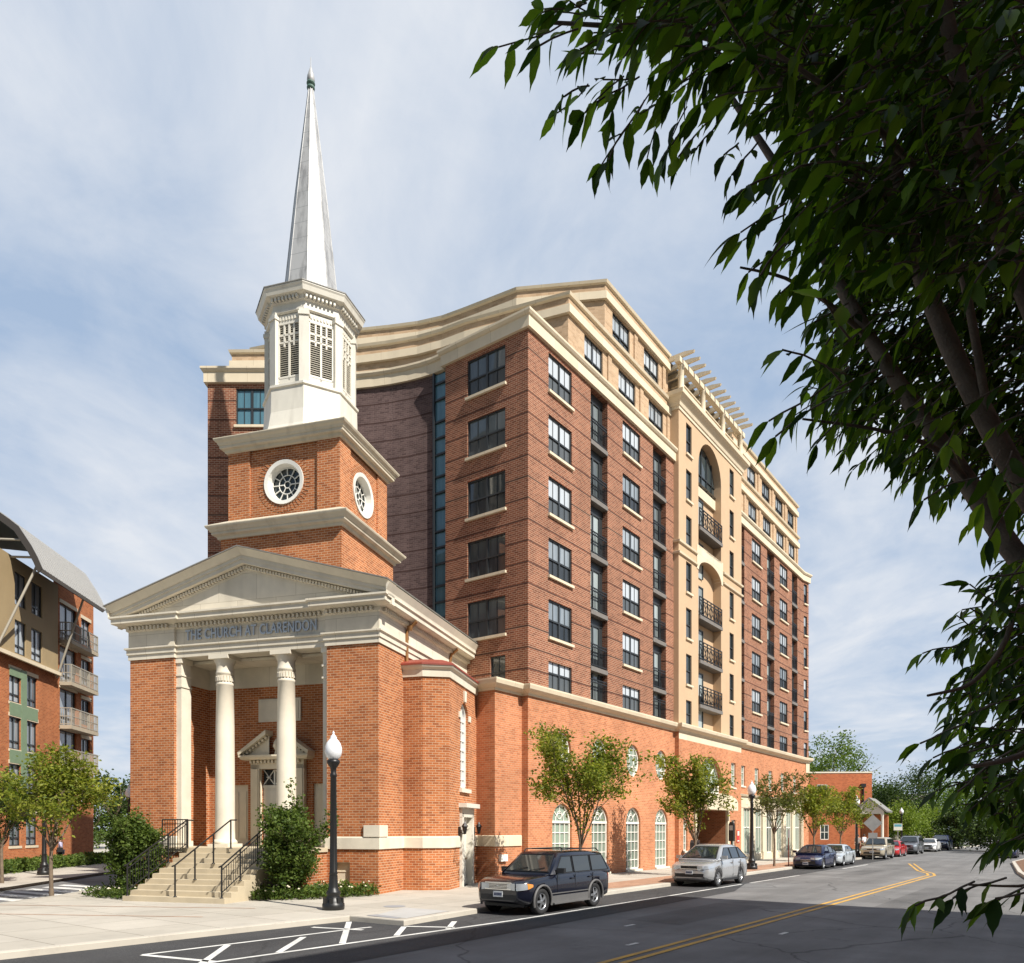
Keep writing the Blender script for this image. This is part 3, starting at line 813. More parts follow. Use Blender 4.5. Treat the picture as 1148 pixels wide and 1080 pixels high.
    for (p, c, zb, zl, ws, nm) in ((p2, c2, 22.6, 24.88, ((4.9, 6.6), (8.17, 9.98), (11.5, 13.25)), 'a'), (p3, c3, 25.3, 27.44, ((7.7, 9.5), (11.1, 12.85)), 'b')):
        b = MB()
        q = p+[c]
        for i in range(len(q)-1): b.poly([(*q[i], zb), (*q[i+1], zb), (*q[i+1], zl+1), (*q[i], zl+1)])
        hs = [(a0, a1, zb+.45, zl-.08, .16) for a0, a1 in ws]
        wall(b, PR(c[0]), c[1], 14.05, zb, zl+1, hs)
        for a0, a1 in ws: b.box(c[0]-.01, c[0]+.07, a1+.42, a1+.78, zb, zl)
        b.build('upper_wall', M['brick_tan'], apt); b = MB()
        ws2 = ((24.1, 25.5), (26.9, 28.6), (30.0, 31.75), (33.1, 34.9), (36.2, 37.8))
        hs2 = [(a0, a1, zb+.45, zl-.08, .16) for a0, a1 in ws2]
        wall(b, PR(c[0]), 23.85, 38.6, zb, zl+1, hs2)
        b.poly([(c[0], 38.6, zb), (-6, 40, zb), (-6, 40, zl+1), (c[0], 38.6, zl+1)])
        # piers beside the windows
        for a0, a1 in ws2: b.box(c[0]-.01, c[0]+.07, a1+.42, a1+.78, zb, zl)
        b.build('upper_wall', M['brick_tan'], apt)
        for h in hs+hs2: upw.append((c[0]-.06, (h[0]+h[1])/2, h[2], h[1]-h[0], h[3]-h[2]))
        k = MB()
        pr = [(-.02, zl), (.16, zl), (.16, zl+.36), (.05, zl+.40), (.05, zl+.72), (.16, zl+.76), (.2, zl+.88), (-.2, zl+.92)]
        k.sweep(pr, q+[(c[0], 14.1)]); k.build('upper_cornice', M['precast'], apt); k = MB(); k.sweep(pr, [(c[0], 23.8), (c[0], 38.6), (-6, 40)])
        k.build('upper_cornice', M['precast'], apt)
        tp = MB(); pr2 = [(.055, zl+.405), (.055, zl+.715)]
        tp.sweep(pr2, q+[(c[0], 14.1)], caps=False); tp.build('parapet_band', M['brick_tan'], apt); tp = MB(); tp.sweep(pr2, [(c[0], 23.8), (c[0], 38.6), (-6, 40)], caps=False)
        tp.build('parapet_band', M['brick_tan'], apt)
        rf = MB(); rf.poly([(*t, zl+.7) for t in q]+[(c[0], 38.6, zl+.7), (-14, 40, zl+.7)]); rf.build('roof', M['roof_grey'], apt)
    for (x, y, z, w, h) in upw: place(x, y, z, w, round(h, 2), QR, G1, sill=False)
    rf = MB(); rf.poly([(*PW(0, 0, 0)[:2], 22.5), (*PW(wl, 0, 0)[:2], 22.5)]+[(*t, 22.5) for t in cur[1:]]+[(-4.4, .2, 22.5), (-4.4, 0, 22.5), (0, 0, 22.5), (0, 38.9, 22.5), (-16, 38.9, 22.5), (*PW(0, 0, 9)[:2], 22.5)]); rf.build('roof', M['roof_grey'], apt)
    bw = MB(); bw.box(-16.2, -16, 4, 39.5, 0, 22.5); bw.box(-16, 0, 39.5, 39.7, 0, 22.5); bw.build('rear_wall', M['brick_apt'], apt)
    # ---- tan bay
    X0 = .3
    b = MB(); hs = []
    slz = [sill(k) for k in range(-1, 6)]
    for (y0, y1) in ((15.0, 15.78), (21.75, 22.5)):
        for z in slz: hs.append((y0, y1, max(7.95, z+.05), z+1.75, .16))
    nsl = len(hs)
    hs.append((16.75, 20.3, 18.5, 24.9, .52)); hs.append((16.75, 20.3, 7.95, 17.85, .52))
    wall(b, PR(X0), 14.0, 23.9, 7.93, 25.4, hs, arch={nsl: 1.775, nsl+1: .75})
    b.poly([(X0, 14.0, 7.9), (-.6, 14.0, 7.9), (-.6, 14.0, 25.4), (X0, 14.0, 25.4)]); b.poly([(X0, 23.9, 7.9), (-.6, 23.9, 7.9), (-.6, 23.9, 25.4), (X0, 23.9, 25.4)])
    b.poly([(X0-.52, 16.7, 7.9), (X0-.52, 20.35, 7.9), (X0-.52, 20.35, 25), (X0-.52, 16.7, 25)])
    b.poly([(X0, 14, 25.6), (X0, 23.9, 25.6), (-1.5, 23.9, 25.6), (-1.5, 14, 25.6)])
    b.poly([(-1.5, 13, 25.2), (-1.5, 25, 25.2), (-1.5, 25, 28.3), (-1.5, 13, 28.3)])
    b.build('tan_bay_wall', M['stucco'], apt)
    for h in hs[:nsl]: place(X0-.06, (h[0]+h[1])/2, h[2], .77, round(h[3]-h[2], 2), QR, G2, nm='slot_window', cols=1, muntin=False)
    b = MB()
    prb = [(-.02, 25.15), (.05, 25.15), (.05, 25.3), (.1, 25.34), (.14, 25.5), (.3, 25.7), (.42, 25.8), (.44, 26.02), (-.4, 26.1)]
    b.sweep(prb, [(-.8, 14.0), (X0, 14.0), (X0, 23.9), (-.8, 23.9)])
    b.build('bay_cornice', M['precast'], apt)
    for z in (17.35, 17.98):
        pz = [(-.02, z-.12), (.1, z-.1), (.12, z), (-.02, z+.06)]
        for pth in ([(-.5, 14.0), (X0, 14.0), (X0, 16.5)], [(X0, 20.6), (X0, 23.9), (-.5, 23.9)]):
            b = MB(); b.sweep(pz, pth); b.build('string_course', M['precast'], apt)
    b = MB(); N = 16; yc, r = 18.525, 1.775
    for i in range(N):
        t0, t1 = math.pi*i/N, math.pi*(i+1)/N
        a = (yc-r*math.cos(t0), 17.1+.76*math.sin(t0)); c = (yc-r*math.cos(t1), 17.1+.76*math.sin(t1))
        b.poly([(X0+.03, a[0], a[1]), (X0+.03, c[0], c[1]), (X0+.03, c[0], 18.5), (X0+.03, a[0], 18.5)])
        b.poly([(X0+.03, a[0], a[1]), (X0+.03, c[0], c[1]), (X0-.4, c[0], c[1]), (X0-.4, a[0], a[1])])
    b.box(X0-.02, X0+.03, 16.5, 16.75, 17.1, 18.5); b.box(X0-.02, X0+.03, 20.3, 20.55, 17.1, 18.5); b.box(X0-.5, X0+.03, 16.75, 20.3, 18.38, 18.5)
    b.build('arch_panel', M['precast'], apt)
    # arch window at the top
    b = MB(); xg = X0-.46
    b.poly([(xg, 16.76, 22.35), (xg, 20.29, 22.35)]+[(xg, yc+1.76*math.cos(math.pi*i/20), 23.1+1.76*math.sin(math.pi*i/20)) for i in range(21)])
    g = b.build('arched_window', M['glass_dark'], apt)
    f = MB()
    for y in (17.4, 18.2, 19.0, 19.8): f.bar((xg+.03, y, 22.3), (xg+.03, y, 24.6), .06)
    f.bar((xg+.03, 16.76, 23.1), (xg+.03, 20.29, 23.1), .06); f.build('frame', M['dark_frame'], g)
    b = MB(); b.box(X0-.5, X0-.36, 16.76, 20.29, 21.75, 22.32); b.build('arch_spandrel', M['precast'], apt)
    # bay balconies
    first = None
    for k, zf in enumerate((19.60, 14.47, 11.90, 9.33, 17.02, 7.97)):
        if first is None:
            f = MB(); xb = X0-.50; h = 2.05; w = 1.7
            for y in (0, w/2-.05, w-.08): f.box(xb, xb+.09, y, y+.08, 0, h)
            f.box(xb, xb+.08, 0, w, h-.08, h); d0 = f.build('bay_door', M['dark_frame'], apt, (0, 16.8, zf))
            g = MB(); g.poly([(xb+.04, .04, 0), (xb+.04, w-.04, 0), (xb+.04, w-.04, h), (xb+.04, .04, h)]); g.build('glass', M['glass_door'], d0)
            s = MB(); s.box(X0-.50, X0+.12, 0, 3.53, -.2, 0); s0 = s.build('bay_balcony', M['slab_grey'], apt, (0, 16.76, zf))
            r = MB(); xr = X0+.06
            for z in (.1, .9, 1.08): r.bar((xr, .02, z), (xr, 3.5, z), .05)
            for i in range(7):
                y = .02+3.48*i/6; r.bar((xr, y, 0), (xr, y, 1.08), .05)
                if i < 6:
                    y2 = y+.58; r.bar((xr, y, .1), (xr, y2, .9), .028); r.bar((xr, y, .9), (xr, y2, .1), .028); r.bar((xr, y+.29, .1), (xr, y+.29, .9), .022)
            r.build('railing', M['black_iron'], s0); first = True
        else:
            copy_tree(d0, apt, (0, 16.8, zf), 0)
            if k < 4: copy_tree(s0, apt, (0, 16.76, zf), 0)
    # pergola
    b = MB()
    for y in (14.2, 17.25, 20.4, 23.5):
        b.lathe([(.2, 26.0), (.2, 26.1), (.17, 26.14), (.16, 27.45), (.2, 27.5), (.2, 27.58)], (X0+.05, y, 0), 12)
    b.box(X0-.1, X0+.2, 13.7, 24.0, 27.58, 27.86)
    for i in range(13):
        y = 14.0 + i*.78
        b.extrude([(-1.2, y, 27.86), (X0+.85, y, 27.98), (X0+.9, y, 28.08), (X0+.35, y, 28.18), (-1.2, y, 28.18)], (0, .14, 0))
    for y0, y1 in ((14.4, 17.05), (17.45, 20.2), (20.6, 23.3)):
        b.bar((X0, y0, 26.75), (X0, y1, 26.75), .06); 
    b.build('pergola', M['precast'], apt)
    for y0, y1 in ((14.6, 16.9), (17.6, 20.0), (20.8, 23.1)):
        b = MB(); b.box(-1.48, -1.42, y0, y1, 25.4, 27.6); b.build('terrace_door', M['glass_dark'], apt)
    # ---- podium
    b = MB()
    ZP = 7.52
    b.poly([(-1.9, -1.8, 0), (-.31, -1.8, 0), (-.31, -1.8, ZP), (-1.9, -1.8, ZP)])
    b.poly([(-.31, -1.8, 0), (-.31, 0, 0), (-.31, 0, ZP), (-.31, -1.8, ZP)])
    b.poly([(-.31, 0, 0), (0, 0, 0), (0, 0, ZP), (-.31, 0, ZP)])
    cen = (2.57, 5.86, 9.2, 12.46)
    hs = [(c-.78, c+.78, .1, 3.2, .2) for c in cen] + [(c-.74, c+.74, 4.72, 6.32, .2) for c in cen]
    # arched ones use the arch option; ovals get their own ring below
    wall(b, PR(0), 0, 14.15, 0, ZP, [h for h in hs[:4]]+[(c-.9, c+.9, 4.6, 6.44, .0) for c in cen], arch={i: .78 for i in range(4)})
    for c in cen:
        N = 32; cz = 5.52
        E = [(c+.72*math.cos(2*math.pi*k/N), cz+.80*math.sin(2*math.pi*k/N)) for k in range(N)]
        Q = []
        for k in range(N):
            cc, ss = math.cos(2*math.pi*k/N), math.sin(2*math.pi*k/N); q = 1/max(abs(cc)/.9, abs(ss)/.92); Q.append((c+q*cc, cz+q*ss))
        for k in range(N):
            j = (k+1) % N
            b.poly([(0, *E[k]), (0, *E[j]), (0, *Q[j]), (0, *Q[k])]); b.poly([(0, *E[k]), (0, *E[j]), (-.2, *E[j]), (-.2, *E[k])])
    # bay portion and far portion
    hb = [(14.75, 15.3, .9, 2.6, .15), (16.4, 21.2, 0, 3.25, 2.2), (16.9, 20.7, 4.25, 6.45, .3), (22.15, 22.95, 4.78, 6.34, .15), (22.2, 22.95, 1.0, 2.7, .15)]
    wall(b, PR(.25), 14.15, 24.0, 0, 7.1, hb, arch={2: 1.7})
    b.poly([(.25, 14.15, 0), (0, 14.15, 0), (0, 14.15, ZP), (.25, 14.15, ZP)]); b.poly([(.25, 24.0, 0), (0, 24.0, 0), (0, 24.0, ZP), (.25, 24.0, ZP)])
    hf = [(y-.42, y+.42, 5.0, 6.35, .14) for y in (25.0, 27.8, 30.8, 33.7, 36.9)]
    wall(b, PR(0), 24.0, 38.9, 4.35, ZP, hf)
    wall(b, PE, 0, 1.12, 0, ZP, [])
    b.poly([(*E1, 0), (-3, 43, 0), (-3, 43, ZP), (*E1, ZP)])
    b.poly([(-2, 16.4, 0), (-2, 21.2, 0), (-2, 21.2, 3.25), (-2, 16.4, 3.25)])
    b.build('podium_wall', M['brick_podium'], apt)
    b = MB()
    prp = [(-.02, 7.5), (.06, 7.5), (.08, 7.58), (.2, 7.64), (.3, 7.72), (.34, 7.86), (.34, 7.92), (-.3, 7.98)]
    b.sweep(prp, [(-1.9, -1.8), (-.31, -1.8), (-.31, 0), (0, 0), (0, 14.15), (.25, 14.15), (.25, 24.0), (0, 24.0), (0, 38.9), E1, (-3, 43)])
    b.poly([(.252, 14.15, 7.1), (.252, 24.0, 7.1), (.252, 24.0, 7.52), (.252, 14.15, 7.52)])
    b.sweep([(-.01, 6.72), (.04, 6.72), (.04, 7.5)], [(.12, 39.5), (.24, 40.02), (-.5, 40.5)])
    b.poly([(-1.9, -1.8, 7.94), (-.31, -1.8, 7.94), (-.31, 0, 7.94), (-4.4, 0, 7.94), (-4.4, .3, 7.94)])
    b.sweep([(0, 1.44), (.05, 1.44), (.05, 1.84), (0, 1.87)], [(-1.9, -1.8), (-.31, -1.8), (-.31, -.06)])
    b.build('podium_cornice', M['precast'], apt)
    b = MB(); b.box(-.31, -.2, -1.55, -1.1, .85, 1.12); b.build('wall_box', M['steel_white'], apt)
    # arched windows of the podium
    def arched(nm, w, h, r, bays, rows, loc, parent=apt):
        f = MB(); sp = h-r; W2 = w/2; t = .075
        for s in (-1, 1): f.box(min(s*W2, s*(W2-t)), max(s*W2, s*(W2-t)), 0, .12, 0, sp)
        f.box(-W2, W2, 0, .12, 0, t); f.box(-W2, W2, -.02, .12, sp-.05, sp+.05)
        n = 16
        A = [(-W2*math.cos(math.pi*i/n), r*math.sin(math.pi*i/n)) for i in range(n+1)]; B_ = [(-(W2-t)*math.cos(math.pi*i/n), (r-t)*math.sin(math.pi*i/n)) for i in range(n+1)]
        for i in range(n): f.extrude([(A[i][0], 0, sp+A[i][1]), (A[i+1][0], 0, sp+A[i+1][1]), (B_[i+1][0], 0, sp+B_[i+1][1]), (B_[i][0], 0, sp+B_[i][1])], (0, .12, 0))
        for i in range(1, bays):
            x = -W2 + w*i/bays; f.box(x-.02, x+.02, .02, .09, t, sp)
        for j in range(1, rows): f.box(-W2+t, W2-t, .025, .085, sp*j/rows-.018, sp*j/rows+.018)
        c = [(.42*W2*math.cos(math.pi*i/12), .05, sp+.05+.42*W2*math.sin(math.pi*i/12)) for i in range(13)]; f.tube(c, .02, 5)
        for a in (45, 90, 135):
            ca, sa = math.cos(rad(a)), math.sin(rad(a)); f.bar((.42*W2*ca, .05, sp+.05+.42*W2*sa), ((W2-t)*ca, .05, sp+(r-t)*sa), .035)
        f.tube([(.22*W2*math.cos(2*math.pi*i/14), .05, sp+.3+.22*W2*math.sin(2*math.pi*i/14)) for i in range(15)], .018, 5, caps=False)
        o = f.build(nm, M['steel_white'], parent, loc, QR)
        g = MB(); g.poly([(-W2+.03, 0, .03), (W2-.03, 0, .03)]+[((W2-.03)*math.cos(math.pi*i/18), 0, sp+(r-.03)*math.sin(math.pi*i/18)) for i in range(19)]); g.build('glass', M['glass_shop'], o, (0, .07, 0))
        s = MB(); s.box(-W2-.06, W2+.06, -.22, .1, -.1, -.002); s.build('sill', M['stone_plain'], o)
        return o
    a0 = arched('arched_window', 1.54, 3.08, .77, 4, 5, (-.1, cen[0], .11))
    for c in cen[1:]: copy_tree(a0, apt, (-.1, c, .11), QR)
    # round windows
    f = MB(); N = 28
    ell = lambda k, s=1., y=0.: (.72*s*math.cos(2*math.pi*k/N), y, .80*s*math.sin(2*math.pi*k/N))
    for k in range(N):
        f.poly([ell(k), ell(k+1), ell(k+1, .88), ell(k, .88)]); f.poly([ell(k, .88), ell(k+1, .88), ell(k+1, .88, .08), ell(k, .88, .08)])
    for x in (-.22, .22): f.box(x-.018, x+.018, .02, .06, -.68, .68)
    for z in (-.3, .3): f.box(-.62, .62, .025, .055, z-.018, z+.018)
    f.tube([(.3*math.cos(2*math.pi*k/20), .04, .3*math.sin(2*math.pi*k/20)) for k in range(21)], .02, 5, caps=False)
    o0 = f.build('oval_window', M['steel_white'], apt, (-.1, cen[0], 5.52), QR)
    g = MB(); g.poly([ell(k, .9, .05) for k in range(N)]); g.build('glass', M['glass_shop'], o0)
    for c in cen[1:]: copy_tree(o0, apt, (-.1, c, 5.52), QR)
    # small white windows
    sp_ = {}
    def small(x, y, z, w, h, rows=3):
        key = (w, h)
        if key in sp_: copy_tree(sp_[key], apt, (x, y, z), QR); return
        f = MB(); t = .06
        for s in (-1, 1): f.box(min(s*w/2, s*(w/2-t)), max(s*w/2, s*(w/2-t)), 0, .1, 0, h)
        f.box(-w/2, w/2, 0, .1, 0, t); f.box(-w/2, w/2, 0, .1, h-t, h); f.box(-.015, .015, .02, .07, 0, h)
        for j in range(1, rows): f.box(-w/2, w/2, .02, .07, h*j/rows-.015, h*j/rows+.015)
        o = f.build('small_window', M['steel_white'], apt, (x, y, z), QR); g = MB(); g.poly([(-w/2, .06, 0), (w/2, .06, 0), (w/2, .06, h), (-w/2, .06, h)]); g.build('glass', M['glass_shop'], o)
        k = MB(); k.box(-w/2-.06, w/2+.06, -.14, .05, -.1, -.002); k.extrude([(-.08, -.07, h+.02), (.08, -.07, h+.02), (.12, -.07, h+.36), (-.12, -.07, h+.36)], (0, .05, 0)); k.build('sill', M['stone_plain'], o)
        sp_[key] = o
    small(.16, 22.55, 4.78, .8, 1.56, 4); small(.16, 22.57, 1.0, .75, 1.7, 4); small(.16, 15.02, .9, .55, 1.7, 4)
    for y in (25.0, 27.8, 30.8, 33.7, 36.9): small(-.08, y, 5.0, .84, 1.35)
    # entrance: arched window above, stone hood, doors in the recess
    arched('portal_window', 3.76, 2.15, 1.68, 6, 2, (.0, 18.8, 4.28))
    b = MB(); 
    n = 12; pts = [(.26, 16.3, 3.25), (.26, 21.3, 3.25), (.26, 21.3, 3.7)]+[(.26, 18.8+2.5*math.cos(math.pi*i/n), 3.7+.52*math.sin(math.pi*i/n)) for i in range(1, n)]+[(.26, 16.3, 3.7)]
    b.extrude(pts, (.75, 0, 0)); b.box(.25, .4, 16.1, 16.4, 0, 3.25); b.box(.25, .4, 21.2, 21.5, 0, 3.25); b.build('entrance_hood', M['precast'], apt)
    b = MB()
    for y in (16.5, 17.7, 18.9, 20.1): b.box(-1.9, -1.82, y, y+.09, 0, 3.2)
    b.box(-1.9, -1.82, 16.5, 21.1, 2.3, 2.42); d = b.build('entrance_screen', M['steel_white'], apt)
    g = MB(); g.poly([(-1.87, 16.5, 0), (-1.87, 21.1, 0), (-1.87, 21.1, 3.2), (-1.87, 16.5, 3.2)]); g.build('glass', M['glass_dark'], d)
    # shop front
    b = MB()
    b.box(-.25, .12, 24.0, 38.9, 3.55, 4.3); b.sweep([(0, 4.28), (.2, 4.3), (.26, 4.42), (0, 4.46)], [(-.1, 24.0), (.02, 24.0), (.02, 38.9), (-.1, 38.9)])
    bays = []
    y = 24.1
    while y < 38.5:
        bays.append((y+.75, y+2.35)); b.box(-.2, .1, y, y+.75, 0, 3.55); b.box(-.2, .16, y-.04, y+.79, 0, .55); y += 2.35
    b.box(-.2, .1, 38.2, 38.9, 0, 3.55)
    for a0_, a1_ in bays: b.box(-.2, .06, a0_, min(a1_, 38.2), 0, .42)
    b.build('shop_front', M['precast'], apt)
    w0 = None
    for a0_, a1_ in bays:
        if w0 is None:
            f = MB(); w = 1.6
            for yy in (0, .5, 1.02, w-.06): f.box(-.12, -.04, yy, yy+.06, .42, 3.55)
            for zz in (.42, 2.2, 3.48): f.box(-.12, -.05, 0, w, zz, zz+.07)
            w0 = f.build('shop_window', M['steel_white'], apt, (0, a0_, 0)); g = MB(); g.poly([(-.09, 0, .42), (-.09, w, .42), (-.09, w, 3.55), (-.09, 0, 3.55)]); g.build('glass', M['glass_shop'], w0)
        else: copy_tree(w0, apt, (0, a0_, 0), 0)
M['glass_left_face'] = m_glass('shaded reflecting glass', (.02, .028, .03), (.11, .135, .14), ior=1.9)
M['glass_door'] = m_glass('balcony door glass', (.02, .025, .026), (.36, .41, .40), ior=1.7)
build_apt()
# ------------------------------------------------------------------ ground, road, pavements
ND = (math.sin(math.atan2(628., 862.)), math.cos(math.atan2(628., 862.)))   # street direction d; n is the street normal
def nd(n, d): return (n*ND[1] + d*ND[0], -n*ND[0] + d*ND[1])
ZR = -.13
def m_asphalt(name, col, var=.18, patch=0.):
    t = NT(name)
    o = t.ob()
    c = t.hsv(col, t.ramp(t.noise(.35, 7, .65), 1-var*1.5, 1+var*1.5, .3, .7))
    c = t.mix(t.ramp(t.noise(.8, 4, .7), 0, .45, .6, .72), c, (.055, .054, .053))
    c = t.mix(t.ramp(t.noise(90, 2), 0, .5, .55, .75), c, (.30, .29, .27))
    # tyre-polished and oil-darkened streaks along the street
    rot = t.n('Mapping', Vector=o); rot.inputs['Rotation'].default_value = (0, 0, -math.atan2(ND[1], ND[0]))
    st = t.noise(1., 4, .6, vec=t.scale(rot.outputs[0], (.03, .9, 1)))
    c = t.hsv(c, t.ramp(st, .78, 1.15, .3, .7))
    # cracks and sealed joints
    vo = t.n('TexVoronoi', Vector=t.mixv(o, t.n('TexNoise', Vector=o, Scale=.9, Detail=5.).outputs['Color'], .9), Scale=.16, _feature='DISTANCE_TO_EDGE')
    c = t.mix(t.ramp(vo.outputs['Distance'], .55, 0, .0, .006), c, (.02, .02, .02))
    t.p(Base_Color=c, Roughness=.9, Specular_IOR_Level=.25)
    t.bump(t.noise(120, 3), .35, .01)
    return t.mat
def _mixv(s, a, b, f):
    nd_ = s.nt.nodes.new('ShaderNodeMix'); nd_.data_type = 'VECTOR'; nd_.inputs[0].default_value = f*.35
    s.set(nd_.inputs[4], a); s.set(nd_.inputs[5], b)
    add = s.n('VectorMath', _operation='ADD', i0=a, i1=s.scale(b, (f, f, 0))); return add.outputs[0]
NT.mixv = _mixv
M['asphalt'] = m_asphalt('worn asphalt', (.168, .165, .162))
M['asphalt_new'] = m_asphalt('new asphalt', (.050, .050, .052))
def m_concrete(name, col, joint=1.5, rot=0.):
    t = NT(name); o = t.ob()
    c = t.hsv(col, t.ramp(t.noise(.5, 6, .65), .88, 1.08, .3, .7))
    c = t.mix(t.ramp(t.noise(1.8, 6, .72), 0, .5, .52, .75), c, (.33, .30, .26))
    if joint:
        mp = t.n('Mapping', Vector=o); mp.inputs['Rotation'].default_value = (0, 0, rot)
        br = t.n('TexBrick', Vector=mp.outputs[0], Color1=(1., 1., 1.), Color2=(.88, .88, .87), Mortar=(.42, .40, .37), Scale=1.0, Mortar_Size=.012, Brick_Width=joint, Row_Height=joint, _offset=0.)
        c = t.mix(1.0, c, br.outputs['Color'], 'MULTIPLY')
    t.p(Base_Color=c, Roughness=.85, Specular_IOR_Level=.3); t.bump(t.noise(60, 4), .15, .006)
    return t.mat
M['asphalt_old'] = m_asphalt('patched asphalt', (.128, .126, .124))
M['pavement'] = m_concrete('pale pavement', (.48, .44, .375), 1.6, -math.atan2(ND[1], ND[0]))
M['kerb'] = m_concrete('kerb concrete', (.50, .46, .39), 0)
M['ramp'] = m_concrete('ramp concrete', (.44, .43, .41), 0)
M['ramp_dark'] = m_concrete('tactile strip', (.30, .30, .31), 0)
M['paver'] = m_brick('brick pavers', (.44, .26, .17), (.36, .20, .13), (.42, .33, .25), bw=.2, rh=.1, ms=.006)
M['mulch'] = m_plain('mulch', (.16, .085, .045), .95, var=.4, nscale=6, bump=.6)
M['grass'] = m_plain('lawn', (.075, .12, .03), .95, var=.35, nscale=2, bump=.5)
def m_mark(name, col):
    t = NT(name); f = t.ramp(t.noise(14, 5, .75), 0, 1, .30, .42)
    f2 = t.ramp(t.noise(1.2, 4), .6, 1, .3, .6)
    c = t.mix(t.math('MULTIPLY', f, f2), (.12, .12, .115), col); t.p(Base_Color=c, Roughness=.8); return t.mat
M['line_white'] = m_mark('white road paint', (.72, .71, .67)); M['line_yellow'] = m_mark('yellow road paint', (.60, .34, .06))

def sheet(name, pts, z, mat, kind='structure'):
    b = MB(); b.poly([(x, y, z) for x, y in pts]); return tag(b.build(name, mat), kind=kind)
sheet('ground', [(-900, -200), (900, -200), (900, 1500), (-900, 1500)], -.16, M['grass'])
sheet('road', [(-90, -60), (160, -60), (160, 260), (-90, 260)], ZR, M['asphalt'])
kerb_path = [(-14.6, 6.2), (-9.67, 12.0), (-8.77, 13.1), (-6.65, 15.65), (-4.6, 18.0), (-3.95, 18.7), (-2.5, 17.75), (-.75, 20.7), (1.35, 23.75), (2.9, 25.65), (6.1, 30.0), (24.4, 55.1), (33.5, 67.4), (43, 80), (62, 102)]
left_edge = [(-16.6, 6.4), (-15.3, 14.0), (-14.75, 21), (-14.5, 24.2), (-14.9, 29), (-16.5, 45), (-20, 80), (-25, 130)]
def slab(name, pts, z0, z1, mat):
    b = MB(); b.extrude([(x, y, z0) for x, y in pts], (0, 0, z1-z0)); return tag(b.build(name, mat), kind='structure')
slab('pavement', kerb_path + [(60, 130)] + left_edge[::-1], -.15, 0, M['pavement'])
b = MB(); kp = [(.012, -.14), (.012, -.015), (-.012, .004), (-.16, .004)]
b.sweep(kp, left_edge[::-1] + kerb_path, caps=False); tag(b.build('kerb', M['kerb']), kind='structure')
far_edge = [(-17.2, 12), (-17.9, 22), (-18.5, 27.8), (-20.0, 37.0), (-23.4, 70), (-29, 130)]
slab('far_pavement', far_edge[::-1] + [(-70, 12), (-70, 130)], -.15, 0, M['pavement'])
b = MB(); b.sweep(kp, far_edge[:], caps=False); 
b2 = MB(); b2.sweep([(-o, z) for o, z in kp], far_edge, caps=False); tag(b2.build('far_kerb', M['kerb']), kind='structure')
near = [nd(.4, -40), nd(.4, 8), nd(-.4, 30), nd(-2.2, 46), nd(-3.2, 60), nd(-2, 80), nd(6, 100), nd(20, 118)]
slab('near_pavement', near + [nd(60, 118), nd(60, -40)], -.15, 0, M['pavement'])
b = MB(); b.sweep([(-o, z) for o, z in kp], near, caps=False); tag(b.build('near_kerb', M['kerb']), kind='structure')
sheet('verge', [nd(-.15, 31), nd(-2.0, 46), nd(-3.0, 60), nd(-1.85, 80), nd(6.1, 99.8), nd(19, 116), nd(50, 116), nd(50, 31)], .006, M['mulch'])
sheet('far_lawn', [(37, 71), (44, 80.4), (61, 101.5), (59, 128), (20, 128), (27, 84)], .004, M['grass'])
# new asphalt of the parking lane
sheet('parking_lane', [(-14.9, 5.9)] + [(x+.02, y-.02) for x, y in kerb_path[1:11]] + [nd(-12.74, 64), nd(-10.9, 64), nd(-10.8, 31), nd(-9.8, 27), nd(-9.7, -8)], ZR+.004, M['asphalt_new'])
def line(b, pts, w, z):
    P = [Vector(p) for p in pts]
    off = []
    for i, p in enumerate(P):
        d = (P[min(i+1, len(P)-1)]-P[max(i-1, 0)]).normalized(); off.append(Vector((-d.y, d.x))*w/2)
    for i in range(len(P)-1):
        a, c = P[i], P[i+1]; b.poly([(*(a-off[i]), z), (*(c-off[i+1]), z), (*(c+off[i+1]), z), (*(a+off[i]), z)])
zl = ZR+.009
b = MB()
line(b, [nd(-11.0, -6), (-5.04, 12.82), (0.0, 18.75), (5.5, 26.05), (9.3, 31.15)], .11, zl)
line(b, [(9.9, 31.95), (12.92, 35.93), (13.9, 37.2)], .11, zl); line(b, [(18.6, 43.3), (22.5, 48.6)], .11, zl)
line(b, [(-6.55, 13.63), (-3.61, 17.09), (-3.2, 17.5)], .10, zl)
for p, q in [((-5.15, 12.75), (-5.47, 14.79)), ((-4.22, 13.9), (-4.31, 15.89)), ((-3.31, 15.0), (-3.92, 18.5)), ((-2.42, 16.1), (-2.47, 17.6)), ((-1.43, 17.2), (-1.39, 18.6)), ((-6.55, 13.63), (-4.95, 12.9)), ((-4.54, 17.48), (-3.3, 17.0)), ((-2.43, 17.64), (-1.3, 17.45))]:
    line(b, [p, q], .13, zl-.0015)
tag(b.build('lane_marking', M['line_white']), kind='structure')
b = MB(); yl = [nd(-6.6, -12), nd(-6.2, 11.0), (9.73, 23.3), (20.3, 37.2), (21.2, 39.0), (21.9, 41.2), (25.92, 49.93)]
for s in (-.14, .14):
    P = [Vector(p) for p in yl]; Q = []
    for i, p in enumerate(P):
        d = (P[min(i+1, len(P)-1)]-P[max(i-1, 0)]).normalized(); Q.append(p+Vector((-d.y, d.x))*s)
    line(b, Q, .12, zl)
tag(b.build('centre_line', M['line_yellow']), kind='structure')
b = MB()
for p, q in (((-16.2, 23.0), (-17.6, 24.6)), ): pass
for i in range(6):
    t = i*1.05
    b.poly([(x, y, zl) for x, y in ((-15.1-.02*t, 23.6+t), (-17.9-.02*t, 25.2+t), (-17.95-.02*t, 25.75+t), (-15.15-.02*t, 24.15+t))])
